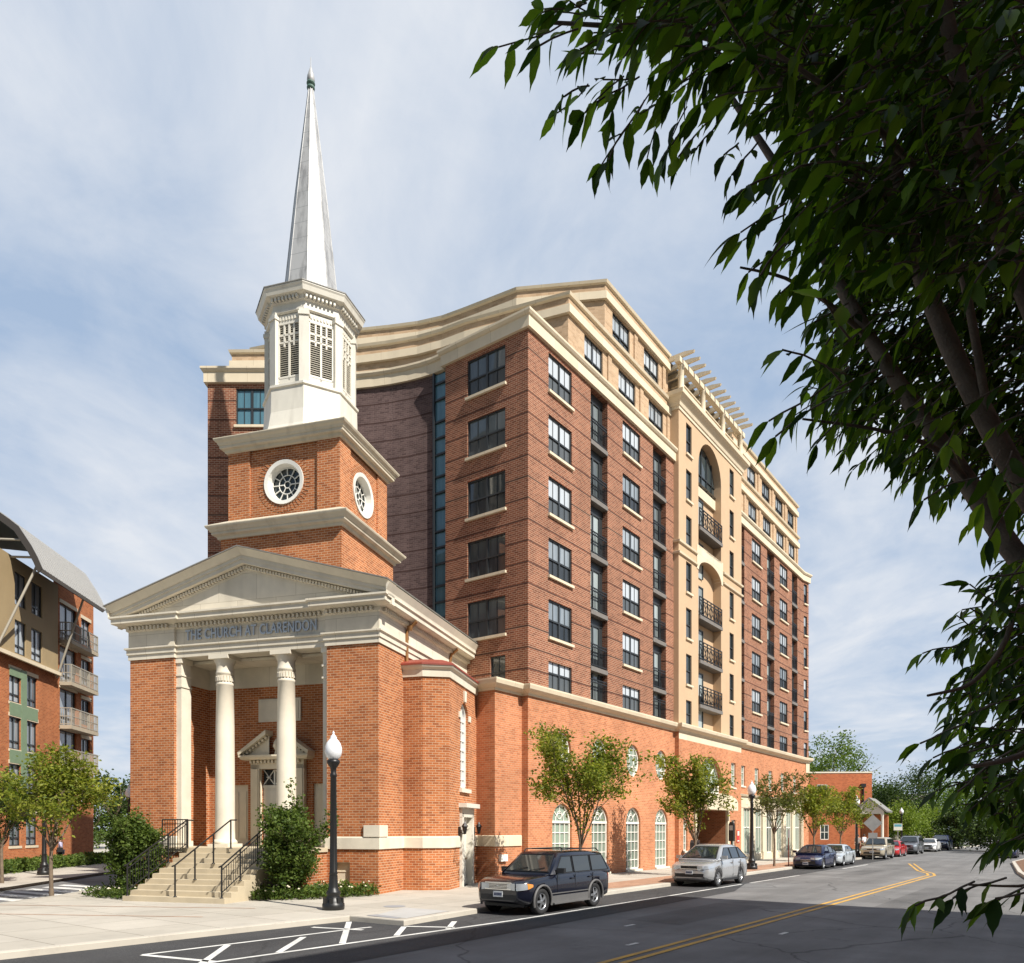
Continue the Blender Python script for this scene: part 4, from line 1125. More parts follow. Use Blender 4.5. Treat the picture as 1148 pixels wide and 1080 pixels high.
tag(b.build('crosswalk', M['line_white']), kind='structure')
sheet('road_patch', [nd(-8.9, 17), nd(-8.7, 22.5), nd(-7.2, 22.3), nd(-7.4, 16.8)], ZR+.004, M['asphalt_old'])
sheet('road_patch', [nd(-9.4, 40), nd(-9.3, 46), nd(-8.2, 46), nd(-8.3, 40.3)], ZR+.004, M['asphalt_old'])
sheet('road_patch', [nd(-4.6, 24), nd(-4.5, 33), nd(-3.6, 33), nd(-3.7, 24)], ZR+.004, M['asphalt_old'])
b = MB()
for n_, d_ in ((-7.4, 9.5), (-6.9, 13.2), (-8.3, 15.8), (-5.0, 16.5)): line(b, [nd(n_, d_), nd(n_+.02, d_+.42)], .1, zl)
tag(b.build('survey_mark', M['line_white']), kind='structure')
b = MB(); b.lathe([(0, .006), (.30, .006)], (-3.2, 20.95, 0), 24, caps=False); tag(b.build('utility_cover', M['ramp_dark']), kind='structure')
# brick strip along the kerb, ramp, bands in the plaza
sheet('brick_strip', [nd(-13.1, 24.6), nd(-12.95, 32), nd(-12.92, 72), nd(-14.7, 72), nd(-14.7, 22.3), nd(-14.5, 20.4)], .006, M['paver'])
for i, (a, c, wd) in enumerate(((-6.5, .8, .09), (-8.6, .8, .09))):
    p0 = toworld(CP, CA, -11.2, a); p1 = toworld(CP, CA, -2+c, a+1.6)
    b = MB(); line(b, [p0, p1], wd, .005); tag(b.build('paving_band', M['paver']), kind='structure')
G = lambda x, y, z=0.: ((x-574)/862*(2.1-z)*862/(y-930), (2.1-z)*862/(y-930))
b = MB(); b.poly([(-3.35, 18.75, .006), (-2.9, 20.65, .006), (-1.6, 19.75, .006), (-2.50, 18.12, .006)]); tag(b.build('kerb_ramp', M['ramp']), kind='structure')
b = MB(); b.poly([(-3.55, 18.7, .010), (-3.33, 18.95, .010), (-2.62, 18.22, .010), (-2.70, 18.02, .010)]); tag(b.build('tactile_strip', M['ramp_dark']), kind='structure')

# ------------------------------------------------------------------ corner house on the left, with barrel roof
LA = -math.atan2(-84., 862.)
lh = tag(empty('corner_house', (-27.98, 51.4, 0), LA), 'brick apartment house with curved grey metal roof and tan top floors, left edge', 'apartment building')
def build_left():
    P = lambda x0: (lambda u, z, d: (x0-d, u, z))
    ZS = [14.2, 11.6, 9.0, 6.45, 3.9, 1.2]
    b = MB(); hs = []; wins = []
    for k, z in enumerate(ZS):
        if k < 5: hs.append((-4.6, -2.45, z-.55, z+1.75, .3)); hs.append((-1.76, -.5, z-.1, z+1.55, .15))
    wall(b, P(0), -5.4, 0, 0, 17.0, hs); h1 = list(hs)
    b.poly([(0, 0, 0), (-9, 0, 0), (-9, 0, 17.0), (0, 0, 17.0)])
    hs2 = []
    for k, z in enumerate(ZS[2:]):
        for y0, y1 in ((-8.5, -7.3), (-10.2, -9.05), (-13.6, -12.3), (-17.5, -16.3)): hs2.append((y0, y1, z, z+1.75, .15))
    wall(b, P(.02), -24, -5.4, 0, 11.45, hs2)
    b.build('brick_wall', M['brick_left'], lh)
    b = MB(); hs3 = []
    for z in ZS[:2]:
        for y0, y1 in ((-8.5, -7.3), (-10.2, -9.05), (-13.6, -12.3), (-17.5, -16.3)): hs3.append((y0, y1, z, z+1.8, .15))
    wall(b, P(.3), -24, -5.46, 11.5, 16.7, hs3)
    b.poly([(.3, -5.46, 11.5), (0, -5.46, 11.5), (0, -5.46, 16.7), (.3, -5.46, 16.7)]); b.poly([(.3, -5.46, 11.5), (.3, -24, 11.5), (0, -24, 11.5), (0, -5.46, 11.5)])
    b.build('stucco_wall', M['stucco_dark'], lh)
    b = MB(); b.sweep([(-.02, 11.3), (.12, 11.3), (.12, 11.5), (-.02, 11.52)], [(.3, -24), (.3, -5.4), (-.1, -5.4)])
    b.build('string_course', M['precast'], lh)
    for h in h1:
        b = MB(); b.box(-.02, .04, h[0]-.1, h[1]+.1, h[3], h[3]+.22); b.build('lintel', M['precast'], lh)
    for h in hs2:
        b = MB(); b.box(0, .05, h[0]-.08, h[1]+.08, h[3], h[3]+.2); b.build('lintel', M['precast'], lh)
        b = MB(); b.box(0, .05, h[0]-.08, h[1]+.08, h[2]-.14, h[2]); b.build('sill', M['precast'], lh)
    g = MB(); g.box(.02, .07, -9.05, -8.5, 3.4, 10.9); g.box(.02, .06, -10.2, -9.05, 10.4, 10.85); g.box(.02, .06, -8.5, -7.3, 8.25, 8.95); g.box(.02, .06, -8.5, -7.3, 5.7, 6.4); g.box(.02, .06, -10.2, -9.05, 5.7, 6.4); g.box(.02, .06, -10.2, -9.05, 8.25, 8.95); g.build('green_panel', M['green_panel'], lh)
    pro = {}
    def win(x, h):
        w = h[1]-h[0]; hh = h[3]-h[2]; key = (round(w, 2), round(hh, 2))
        if key in pro: copy_tree(pro[key], lh, (x, (h[0]+h[1])/2, h[2]), QR); return
        f = MB(); t = .07
        for s in (-1, 1): f.box(min(s*w/2, s*(w/2-t)), max(s*w/2, s*(w/2-t)), 0, .1, 0, hh)
        f.box(-w/2, w/2, 0, .1, 0, t); f.box(-w/2, w/2, 0, .1, hh-t, hh); f.box(-.04, .04, .01, .1, 0, hh); f.box(-w/2, w/2, .01, .1, hh*.25-.04, hh*.25+.04)
        o = f.build('window', M['dark_frame'], lh, (x, (h[0]+h[1])/2, h[2]), QR); q = MB(); q.poly([(-w/2, .06, 0), (w/2, .06, 0), (w/2, .06, hh), (-w/2, .06, hh)]); q.build('glass', M['glass_left'], o); pro[key] = o
    for h in h1: win(-.1, h)
    for h in hs2: win(-.06, h)
    for h in hs3: win(.22, h)
    first = None
    for zf in (13.66, 11.1, 8.45, 5.9):
        if first: copy_tree(first, lh, (0, 0, zf), 0); continue
        s = MB(); s.box(0, .72, -4.7, -.95, -.22, 0); first = s.build('balcony', M['slab_left'], lh, (0, 0, zf))
        r = MB()
        for z in (.08, .55, 1.05):
            r.bar((.68, -4.65, z), (.68, -1, z), .06 if z > 1 else .04); r.bar((.03, -4.65, z), (.68, -4.65, z), .05); r.bar((.03, -1, z), (.68, -1, z), .05)
        for i in range(25): r.bar((.68, -4.65+3.65*i/24, 0), (.68, -4.65+3.65*i/24, 1.05), .06 if i % 8 == 0 else .025)
        for i in range(6):
            for yy in (-4.65, -1): r.bar((.05+i*.13, yy, 0), (.05+i*.13, yy, 1.05), .025)
        r.build('railing', M['rail_left'], first)
    # barrel roof
    pr = [(2.3, 15.75), (2.05, 16.35), (1.74, 16.95), (1.1, 17.95), (.65, 18.3), (.2, 18.62), (-.8, 19.08), (-2.2, 19.42), (-4, 19.55), (-6.5, 19.4)]
    b = MB(); y0, y1 = -11.4, -3.75
    out = pr + [(x-.13, z-.14) for x, z in pr[::-1]]
    b.extrude([(x, y0, z) for x, z in out], (0, y1-y0, 0), caps=True)
    for i in range(26):
        y = y0 + (y1-y0)*i/25
        for j in range(len(pr)-1): b.bar((pr[j][0]+.015, y, pr[j][1]+.02), (pr[j+1][0]+.015, y, pr[j+1][1]+.02), .03)
    rf = b.build('barrel_roof', M['metal_roof'], lh)
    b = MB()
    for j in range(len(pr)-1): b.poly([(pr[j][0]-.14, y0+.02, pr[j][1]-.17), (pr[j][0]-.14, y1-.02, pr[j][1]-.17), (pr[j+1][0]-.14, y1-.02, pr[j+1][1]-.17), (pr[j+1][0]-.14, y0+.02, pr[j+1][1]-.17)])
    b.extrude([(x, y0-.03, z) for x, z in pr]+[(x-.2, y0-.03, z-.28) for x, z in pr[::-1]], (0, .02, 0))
    b.build('soffit', M['soffit_shade'], rf)
    b = MB()
    for (p, q) in (((1.9, -11.0, 16.2), (.36, -11.9, 11.6)), ((1.9, -5.6, 16.2), (.1, -5.2, 11.2)), ((1.3, -11.2, 17.3), (-6, -11.2, 17.3)), ((1.7, -10.6, 16.6), (-6, -10.6, 16.6))): b.tube([p, q], .065, 8); b.build('roof_strut', M['rail_left'], lh); b = MB()
    b = MB(); b.box(-9, -.4, -24, -.1, 16.4, 16.6); b.build('flat_roof', M['roof_grey'], lh)
M['soffit_shade'] = m_plain('shade-coloured soffit', (.035, .03, .026), .8)  # near black colour stands in for the deep shade under the barrel roof
M['green_panel'] = m_plain('sage green panel', (.18, .25, .15), .6, var=.06)
M['slab_left'] = m_plain('balcony concrete', (.40, .34, .25), .8, var=.1); M['rail_left'] = m_plain('taupe rail paint', (.34, .31, .25), .5)
build_left()

# ------------------------------------------------------------------ far buildings
fb = tag(empty('low_brick_building', (34.3, 82, 0), rad(-3)), 'low flat roofed red brick building past the end of the apartment house', 'building')
b = MB(); F = lambda u, z, d: (u, d, z)
hs = [(-3.6, -2.8, 6.0, 6.9, .12), (-1.75, -.65, 6.1, 6.9, .12), (-1.4, -.5, 1.0, 2.6, .12)]
wall(b, F, -5.5, 4.0, 0, 8.15, hs); b.poly([(4, 0, 0), (4, 12, 0), (4, 12, 8.15), (4, 0, 8.15)]); b.poly([(-5.5, 0, 8.0), (4, 0, 8.0), (4, 12, 8.0), (-5.5, 12, 8.0)])
b.build('brick_wall', M['brick_far'], fb)
b = MB(); b.box(-5.5, 4.03, -.05, .1, 8.1, 8.25); b.build('coping', M['stone_plain'], fb)
for h in hs:
    f = MB(); w = h[1]-h[0]; hh = h[3]-h[2]
    for s in (0, w-.07): f.box(s, s+.07, 0, .08, 0, hh)
    f.box(0, w, 0, .08, 0, .07); f.box(0, w, 0, .08, hh-.07, hh); f.box(w/2-.03, w/2+.03, .01, .08, 0, hh); f.box(0, w, .01, .08, hh/2-.03, hh/2+.03)
    o = f.build('window', M['steel_white'], fb, (h[0], .02, h[2])); g = MB(); g.poly([(0, .05, 0), (w, .05, 0), (w, .05, hh), (0, .05, hh)]); g.build('glass', M['glass_dark'], o)
b = MB(); b.tube([(3.05, -.12, 6.6), (3.05, -.12, 0)], .09, 8); b.box(2.8, 3.3, -.25, -.02, 6.6, 6.95); b.build('downspout', M['black_iron'], fb)
kb = tag(empty('gabled_porch', (34.6, 74.5, 0), rad(-33)), 'small white gabled porch with grey roof beside the low brick building', 'porch')
b = MB(); b.extrude([(-1.3, 0, 3.6), (1.3, 0, 3.6), (1.3, 0, 3.85), (0, 0, 5.0), (-1.3, 0, 3.85)], (0, .2, 0)); b.build('gable', M['white_paint'], kb)
b = MB()
for s in (-1, 1): b.extrude([(s*1.5, -.15, 3.75), (0, -.15, 5.05), (0, -.15, 5.2), (s*1.55, -.15, 3.9)], (0, 4.5, 0))
b.build('roof', M['roof_grey'], kb)
for x in (-1.15, 1.15):
    b = MB(); b.lathe([(.16, 0), (.16, .2), (.13, .25), (.12, 3.4), (.17, 3.6)], (x, .15, 0), 10); b.build('column', M['white_paint'], kb)
b = MB(); b.box(-1.2, 1.2, 3.6, 4.2, 0, 3.6); b.build('rear_wall', M['brick_far'], kb)
hs_ = tag(empty('house', (66, 132, 0), rad(-20)), 'house with grey pitched roof half hidden behind the far trees', 'house')
b = MB(); b.box(-6, 6, 0, 9, 0, 5); b.build('wall', M['cream_paint'], hs_)
b = MB()
for s in (0, 1):
    y = -.4 if not s else 9.4
    b.extrude([(-6.5, y, 4.9), (6.5, y, 4.9), (6.0, 4.5, 8.2), (-6.0, 4.5, 8.2)], (0, 0, .15))
b.build('roof', M['roof_slate'] if 'roof_slate' in M else M['roof_grey'], hs_)
for x in (-3.5, 0, 3.5):
    b = MB(); b.box(x-.5, x+.5, -.04, 0, 2, 3.6); b.build('window', M['glass_dark'], hs_)
# building behind the camera, whose shade lies over the near half of the street
sb = tag(empty('shading_building', (0, 0, 0), BA), 'tall brick block across the street that shades the roadway', 'building')
b = MB(); b.box(SHADE[0], SHADE[0]+14, SHADE[1]-70, SHADE[1], 0, SHADE[2]); b.build('brick_wall', M['brick_apt'], sb)
b = MB(); b.box(-.03, -.005, -1, 1, 0, 1.6); w0 = b.build('window', M['glass_dark'], sb, (SHADE[0], SHADE[1]-4, 2))
for i in range(8):
    for k in range(5):
        if i or k: copy_tree(w0, sb, (SHADE[0], SHADE[1]-4-i*5, 2+k*2.75))
# ------------------------------------------------------------------ trees and plants
def m_leaf(name, a, b_, trans=.35, rough=.5, power=1.):
    t = NT(name)
    g = t.n('NewGeometry').outputs['Random Per Island']
    if power != 1.: g = t.math('POWER', g, power)
    c = t.mix(g, a, b_)
    c = t.hsv(c, t.ramp(t.noise(.9, 3), .75, 1.25, .3, .7))
    t.p(Base_Color=c, Roughness=rough, Specular_IOR_Level=.22)
    tr = t.n('BsdfTranslucent', Color=t.mix(1.0, c, (1.5, 1.6, .7), 'MULTIPLY'))
    mx = t.n('MixShader', Fac=trans); t.nt.links.new(t.b.outputs[0], mx.inputs[1]); t.nt.links.new(tr.outputs[0], mx.inputs[2])
    t.nt.links.new(mx.outputs[0], t.out.inputs['Surface'])
    return t.mat
M['leaf_street'] = m_leaf('street tree leaf', (.075, .115, .014), (.30, .31, .05), .42)
M['leaf_sparse'] = m_leaf('sparse tree leaf', (.06, .085, .018), (.15, .16, .04))
M['leaf_shrub'] = m_leaf('shrub leaf', (.04, .075, .014), (.12, .165, .03), .3)
M['leaf_dark'] = m_leaf('dark tree leaf', (.022, .042, .010), (.065, .10, .022), .25)
M['leaf_mid'] = m_leaf('mid green leaf', (.06, .11, .02), (.16, .22, .045), .35)
M['leaf_bright'] = m_leaf('bright green leaf', (.10, .15, .02), (.22, .28, .045), .35)
M['bark'] = m_plain('grey brown bark', (.17, .125, .085), .9, var=.3, nscale=5, bump=.6)
M['bark_dark'] = m_plain('dark bark', (.13, .098, .072), .85, var=.35, nscale=9, bump=.7)

def leaf_quad(b, p, size, rng, up=.3, asp=.5):
    """a folded leaf: two triangles pairs along a midrib"""
    d = Vector((rng.gauss(0, 1), rng.gauss(0, 1), rng.gauss(0, .7)+up-.3)).normalized()
    s = d.cross(Vector((rng.gauss(0, 1), rng.gauss(0, 1), rng.gauss(0, 1)))).normalized()
    n = d.cross(s); L = size*rng.uniform(.7, 1.25); w = L*asp*.5
    m = p + d*L*.45
    b.idx([p, m+s*w+n*w*.3, p+d*L, m-s*w+n*w*.3], [(0, 1, 2), (0, 2, 3)], 0)

def grow(rng, b, base, dirn, length, r0, levels, tips, spread=.6, nseg=4, nchild=4, upw=.12, wob=.12):
    p = Vector(base); d = Vector(dirn).normalized(); pts = [p.copy()]; rs = [r0]
    for i in range(nseg):
        d = (d + Vector((rng.gauss(0, wob), rng.gauss(0, wob), rng.gauss(0, wob)+upw))).normalized()
        p = p + d*(length/nseg); pts.append(p.copy()); rs.append(r0*(1-.72*(i+1)/nseg))
    b.tube(pts, rs, 6 if r0 > .03 else 4, 0, True, False)
    if levels == 0: tips.append(pts[1:]); return
    for c in range(nchild):
        t = rng.uniform(.35, 1.0); k = min(nseg-1, int(t*nseg)); q = pts[k].lerp(pts[k+1], t*nseg-k)
        a = (pts[k+1]-pts[k]).normalized()
        s = a.cross(Vector((rng.gauss(0, 1), rng.gauss(0, 1), rng.gauss(0, 1)))).normalized()
        grow(rng, b, q, a + s*spread*rng.uniform(.6, 1.3), length*rng.uniform(.42, .62), max(.006, r0*.45), levels-1, tips, spread, 3, nchild, upw*.6, wob)
    tips.append(pts[1:])

def street_tree(loc, h, cw, fork, seed, label, leafm='leaf_street', nleaf=5200, ls=.13, group='young street trees along the kerb', rtr=.06, levels=2, nlimb=8, droop=.0):
    rng = random.Random(seed)
    t = tag(empty('street_tree', (*loc, 0), rng.uniform(0, 6)), label, 'tree', group)
    b = MB(); tips = []
    b.tube([(0, 0, -.05), (.01, 0, .25), (.02, .01, fork*.6), (.0, .02, fork)], [rtr*1.35, rtr*1.05, rtr*.95, rtr*.85], 10, 0, True, True)
    limb = MB()
    for i in range(nlimb):
        a = 2*math.pi*i/nlimb + rng.uniform(-.3, .3); out = rng.uniform(.25, .72)*cw/(h-fork)*1.15
        z0 = fork - rng.uniform(0, .35)*fork*.35
        grow(rng, limb, (0, .015, z0), (math.cos(a)*out, math.sin(a)*out, 1), (h-z0)*rng.uniform(.55, .74), rtr*.55, levels, tips, .78, 4, 4)
    b.build('trunk', M['bark'], t); limb.build('limbs', M['bark'], t)
    b = MB(); segs = []
    for tp in tips:
        for i in range(len(tp)-1): segs.append((tp[i], tp[i+1]))
    for i in range(nleaf):
        p, q = rng.choice(segs); c = p.lerp(q, rng.uniform(0, 1.15)) + Vector((rng.gauss(0, .13), rng.gauss(0, .13), rng.gauss(0, .11)-droop))
        if c.z > h: c.z = h - rng.uniform(0, .5)
        if c.z < fork*.8 and rng.random() < .7: continue
        leaf_quad(b, c, ls, rng, up=.15)
    b.build('crown', M[leafm], t)
    return t
street_tree((2.37, 26.5), 5.6, 2.0, 1.6, 3, 'young street tree rising right behind the dark blue SUV', nleaf=8500, ls=.14, nlimb=9)
street_tree((8.27, 34.6), 5.5, 2.1, 1.6, 8, 'young street tree rising behind the silver crossover at the entrance', nleaf=7500, ls=.155)
street_tree((14.9, 43.7), 5.3, 2.3, 1.9, 15, 'thin sparse street tree just right of the globe street lamp', 'leaf_sparse', nleaf=2600, ls=.16)
street_tree((19.8, 50.4), 4.9, 2.0, 1.7, 21, 'street tree behind the dark blue hatchback, left of another', nleaf=4500, ls=.18)
street_tree((24.0, 56.2), 5.2, 2.3, 1.7, 27, 'street tree behind the silver sedan by the low brick building', nleaf=4500, ls=.19)
street_tree((-14.55, 24.3), 4.75, 2.1, 1.55, 33, 'young street tree in the plaza left of the church steps', nleaf=8000, ls=.14, nlimb=9)
street_tree((-19.9, 30.0), 4.6, 3.2, 1.5, 41, 'darker tree cut by the left edge across the side street', 'leaf_dark', nleaf=6000, ls=.14)

def bush(name, loc, r, h, seed, label, cat, leafm, n, ls, group=None, base=.0, stems=6):
    rng = random.Random(seed)
    t = tag(empty(name, (*loc, 0)), label, cat, group)
    b = MB(); tips = []
    for i in range(stems):
        a = rng.uniform(0, 6.28); grow(rng, b, (rng.gauss(0, .08), rng.gauss(0, .08), 0), (math.cos(a)*r*.4/h, math.sin(a)*r*.4/h, 1), h*rng.uniform(.45, .62), .022, 2, tips, .55, 4, 4)
    b.build('stems', M['bark'], t)
    b = MB(); segs = [(tp[i], tp[i+1]) for tp in tips for i in range(len(tp)-1)]
    cl = []
    for k in range(70):
        while True:
            v = Vector((rng.uniform(-1, 1), rng.uniform(-1, 1), rng.uniform(-1, 1)))
            if .35 < v.length < 1: break
        v.normalize(); q = rng.uniform(.62, 1.0); zz = .5+.5*v.z
        w = 1.0-.35*abs(zz-.4)
        cl.append(Vector((v.x*r*q*w, v.y*r*q*w, base+(h-base)*(.08+.88*(.5+.5*v.z*q)))))
    for i in range(n):
        if rng.random() < .35:
            p, q = rng.choice(segs); c = p.lerp(q, rng.random()) + Vector((rng.gauss(0, .07), rng.gauss(0, .07), rng.gauss(0, .06)))
        else:
            c = rng.choice(cl) + Vector((rng.gauss(0, r*.16), rng.gauss(0, r*.16), rng.gauss(0, r*.15)))
        if c.z < .04: continue
        leaf_quad(b, c, ls, rng, up=.3, asp=.62)
    b.build('foliage', M[leafm], t)
    return t
bush('shrub', toworld(CP, CA, -7.4, -2.3), .84, 2.7, 5, 'tall leafy shrub left of the church steps by the railing', 'shrub', 'leaf_shrub', 13000, .105)
bush('shrub', toworld(CP, CA, -1.98, -2.05), .80, 3.1, 9, 'tall leafy shrub right of the church steps beside the street lamp', 'shrub', 'leaf_shrub', 13500, .105, stems=8)
# flower beds at the foot of the church
def bed(name, poly, n, hgt, seed, ls=.13, mat='leaf_shrub', flowers=True):
    rng = random.Random(seed); b = MB()
    xs = [p[0] for p in poly]; ys = [p[1] for p in poly]; k = 0
    while k < n:
        x, y = rng.uniform(min(xs), max(xs)), rng.uniform(min(ys), max(ys))
        ins = False; j = len(poly)-1
        for i in range(len(poly)):
            if (poly[i][1] > y) != (poly[j][1] > y) and x < (poly[j][0]-poly[i][0])*(y-poly[i][1])/(poly[j][1]-poly[i][1])+poly[i][0]: ins = not ins
            j = i
        if not ins: continue
        hh = hgt*(.55+.6*noise.noise((x*2.3, y*2.3, seed)) + .3)
        X, Y = toworld(CP, CA, x, y)
        leaf_quad(b, Vector((X, Y, max(.02, rng.uniform(0, hh)))), ls, rng, up=.9, asp=.4); k += 1
    if flowers:
        for i in range(26):
            x, y = rng.uniform(min(xs), max(xs)), rng.uniform(min(ys), max(ys)); X, Y = toworld(CP, CA, x, y)
            b.lathe([(.0, 0), (.045, .02), (.0, .05)], (X, Y, hgt*rng.uniform(.7, 1.1)), 6, m=1)
    return tag(b.build(name, [M[mat], M['petal']]), kind='stuff')
M['petal'] = m_plain('pale petals', (.75, .68, .5), .6)
bed('flower_bed', [(-2.7, -2.9), (-2.5, -3.15), (-.9, -2.2), (.15, -.5), (.1, -.12), (-1.8, -.1), (-1.9, -1.3), (-2.7, -1.4)], 3600, .38, 4)
bed('flower_bed', [(-8.6, -3.3), (-6.5, -3.9), (-6.4, -2.0), (-8.6, -1.6)], 1800, .3, 6)
# far trees: trunk, limbs and a crown of many leaf clumps
def far_tree(px, Y, top, wpx, leafm, seed, label, base=.18, n=3000, ls=.42, airy=.0):
    rng = random.Random(seed); X = (px-574)/862*Y; h = 2.1+(930-top)/862*Y; r = wpx/862*Y/2
    t = tag(empty('tree', (X, Y, 0)), label, 'tree', 'background trees')
    b = MB(); tips = []
    b.tube([(0, 0, -.1), (.05, 0, h*.2), (0, .1, h*.42)], [h*.022, h*.018, h*.012], 8)
    for i in range(7):
        a = 6.28*i/7+rng.uniform(-.3, .3); grow(rng, b, (0, .05, h*rng.uniform(.18, .4)), (math.cos(a)*.8, math.sin(a)*.8, 1), h*.4, h*.009, 1, tips, .7, 4, 3)
    b.build('trunk', M['bark'], t)
    b = MB(); cl = []
    for k in range(46):
        while True:
            v = Vector((rng.uniform(-1, 1), rng.uniform(-1, 1), rng.uniform(-1, 1)))
            if .3 < v.length < 1: break
        v *= rng.uniform(.85, 1.1)
        z = h*(base+(1-base)*(.5+.48*v.z)); wd = 1-.45*max(0, v.z)
        cl.append((Vector((v.x*r*wd, v.y*r*wd, z)), rng.uniform(.13, .25)*r*(1-airy*.4)))
    for i in range(n):
        c, s = rng.choice(cl); q = Vector((rng.gauss(0, s), rng.gauss(0, s), rng.gauss(0, s*.75)))
        leaf_quad(b, c+q, ls, rng, up=.3, asp=.7)
    b.build('crown', M[leafm], t)
for a in [
    (935, 100, 822, 82, 'leaf_mid', 1, 'airy mid green tree showing above the low brick building', .3, 6000, .30, .5),
    (902, 112, 838, 40, 'leaf_mid', 2, 'green treetop peeking out beside the far end of the apartment house', .2, 4000, .33),
    (1000, 118, 872, 70, 'leaf_dark', 3, 'dark green tree behind the gabled porch', .1, 6500, .33),
    (1040, 125, 858, 80, 'leaf_dark', 4, 'large dark green tree above the parked cars in the distance', .1, 7000, .34),
    (1088, 112, 868, 90, 'leaf_mid', 5, 'broad mid green tree where the street bends away', .08, 7500, .32),
    (1140, 105, 862, 95, 'leaf_dark', 6, 'broad dark tree beyond the hanging leaves at right', .05, 7000, .32),
    (1012, 92, 902, 46, 'leaf_bright', 7, 'yellow green tree left of the far street lamp', .2, 5000, .23),
    (1042, 96, 905, 50, 'leaf_bright', 8, 'yellow green tree right of the far street lamp', .2, 5000, .23),
    (1074, 86, 906, 44, 'leaf_dark', 9, 'low dark tree at the bend behind the last white car', .02, 5000, .26),
    (1110, 78, 905, 60, 'leaf_dark', 10, 'low dark tree beside the car parked in shade', .02, 3200, .34),
    (1150, 70, 895, 60, 'leaf_dark', 11, 'low dark tree at the right edge over the verge', .02, 3200, .34),
    (985, 130, 880, 60, 'leaf_mid', 12, 'mid green tree between the low brick building and the house', .1, 2600, .45),
    (128, 84, 858, 58, 'leaf_dark', 13, 'dark tree between the corner house and the church', .03, 3600, .36),
    (160, 90, 868, 60, 'leaf_dark', 14, 'dark tree mostly hidden behind the church corner', .03, 2600, .36),
    (95, 80, 885, 46, 'leaf_shrub', 15, 'low tree against the end of the corner house', .03, 2400, .3),
]: far_tree(*a)
def hedge(a, b_, h, d, seed, label):
    rng = random.Random(seed); p, q = Vector(a), Vector(b_); e = (q-p); L = e.length; e.normalize(); nn = Vector((-e.y, e.x)); m = MB()
    for i in range(int(L*650)):
        u = rng.uniform(0, L); v = rng.gauss(0, d*.3); X = p+e*u+nn*v; hh = h*(.8+.35*noise.noise((u*1.1, seed, 0)))
        leaf_quad(m, Vector((X.x, X.y, rng.uniform(.03, hh))), .16, rng, up=.4, asp=.6)
    tag(m.build('hedge', M['leaf_shrub']), label, 'hedge')
hedge((-25.9, 50), (-24.0, 34), .75, 1.0, 3, 'low green hedge along the foot of the corner house')
# ------------------------------------------------------------------ foreground tree
def big_leaf(b, p, d, nrm, L, rng):
    """a toothed, folded, drooping leaf seen close: midrib plus two halves"""
    d = d.normalized(); s = d.cross(nrm).normalized(); n = s.cross(d).normalized()
    W = L*rng.uniform(.125, .17); K = 7; rows = []
    curl = rng.uniform(.05, .35); fold = rng.uniform(.1, .5)
    prof = (0, .62, .95, 1.0, .86, .58, .26, 0)
    for i in range(K+1):
        t = i/K; c = p + d*(L*t) - n*(curl*L*t*t)
        w = W*prof[i]; tooth = (.0 if i in (0, K) else W*.07*(1 if i % 2 else -1))
        rows.append((c + s*(w+tooth) + n*(fold*w), c, c - s*(w+tooth) + n*(fold*w)))
    vs = [v for r in rows for v in r]; fs = []
    for i in range(K):
        o = 3*i; fs += [(o, o+1, o+4, o+3), (o+1, o+2, o+5, o+4)]
    b.idx(vs, fs, 0, True)
M['leaf_fore'] = m_leaf('shaded zelkova leaf', (.016, .041, .005), (.17, .29, .03), .5, .5, 2.1)
def at(px, py, Y): return Vector(((px-574)/862*Y, Y, 2.1+(930-py)/862*Y))
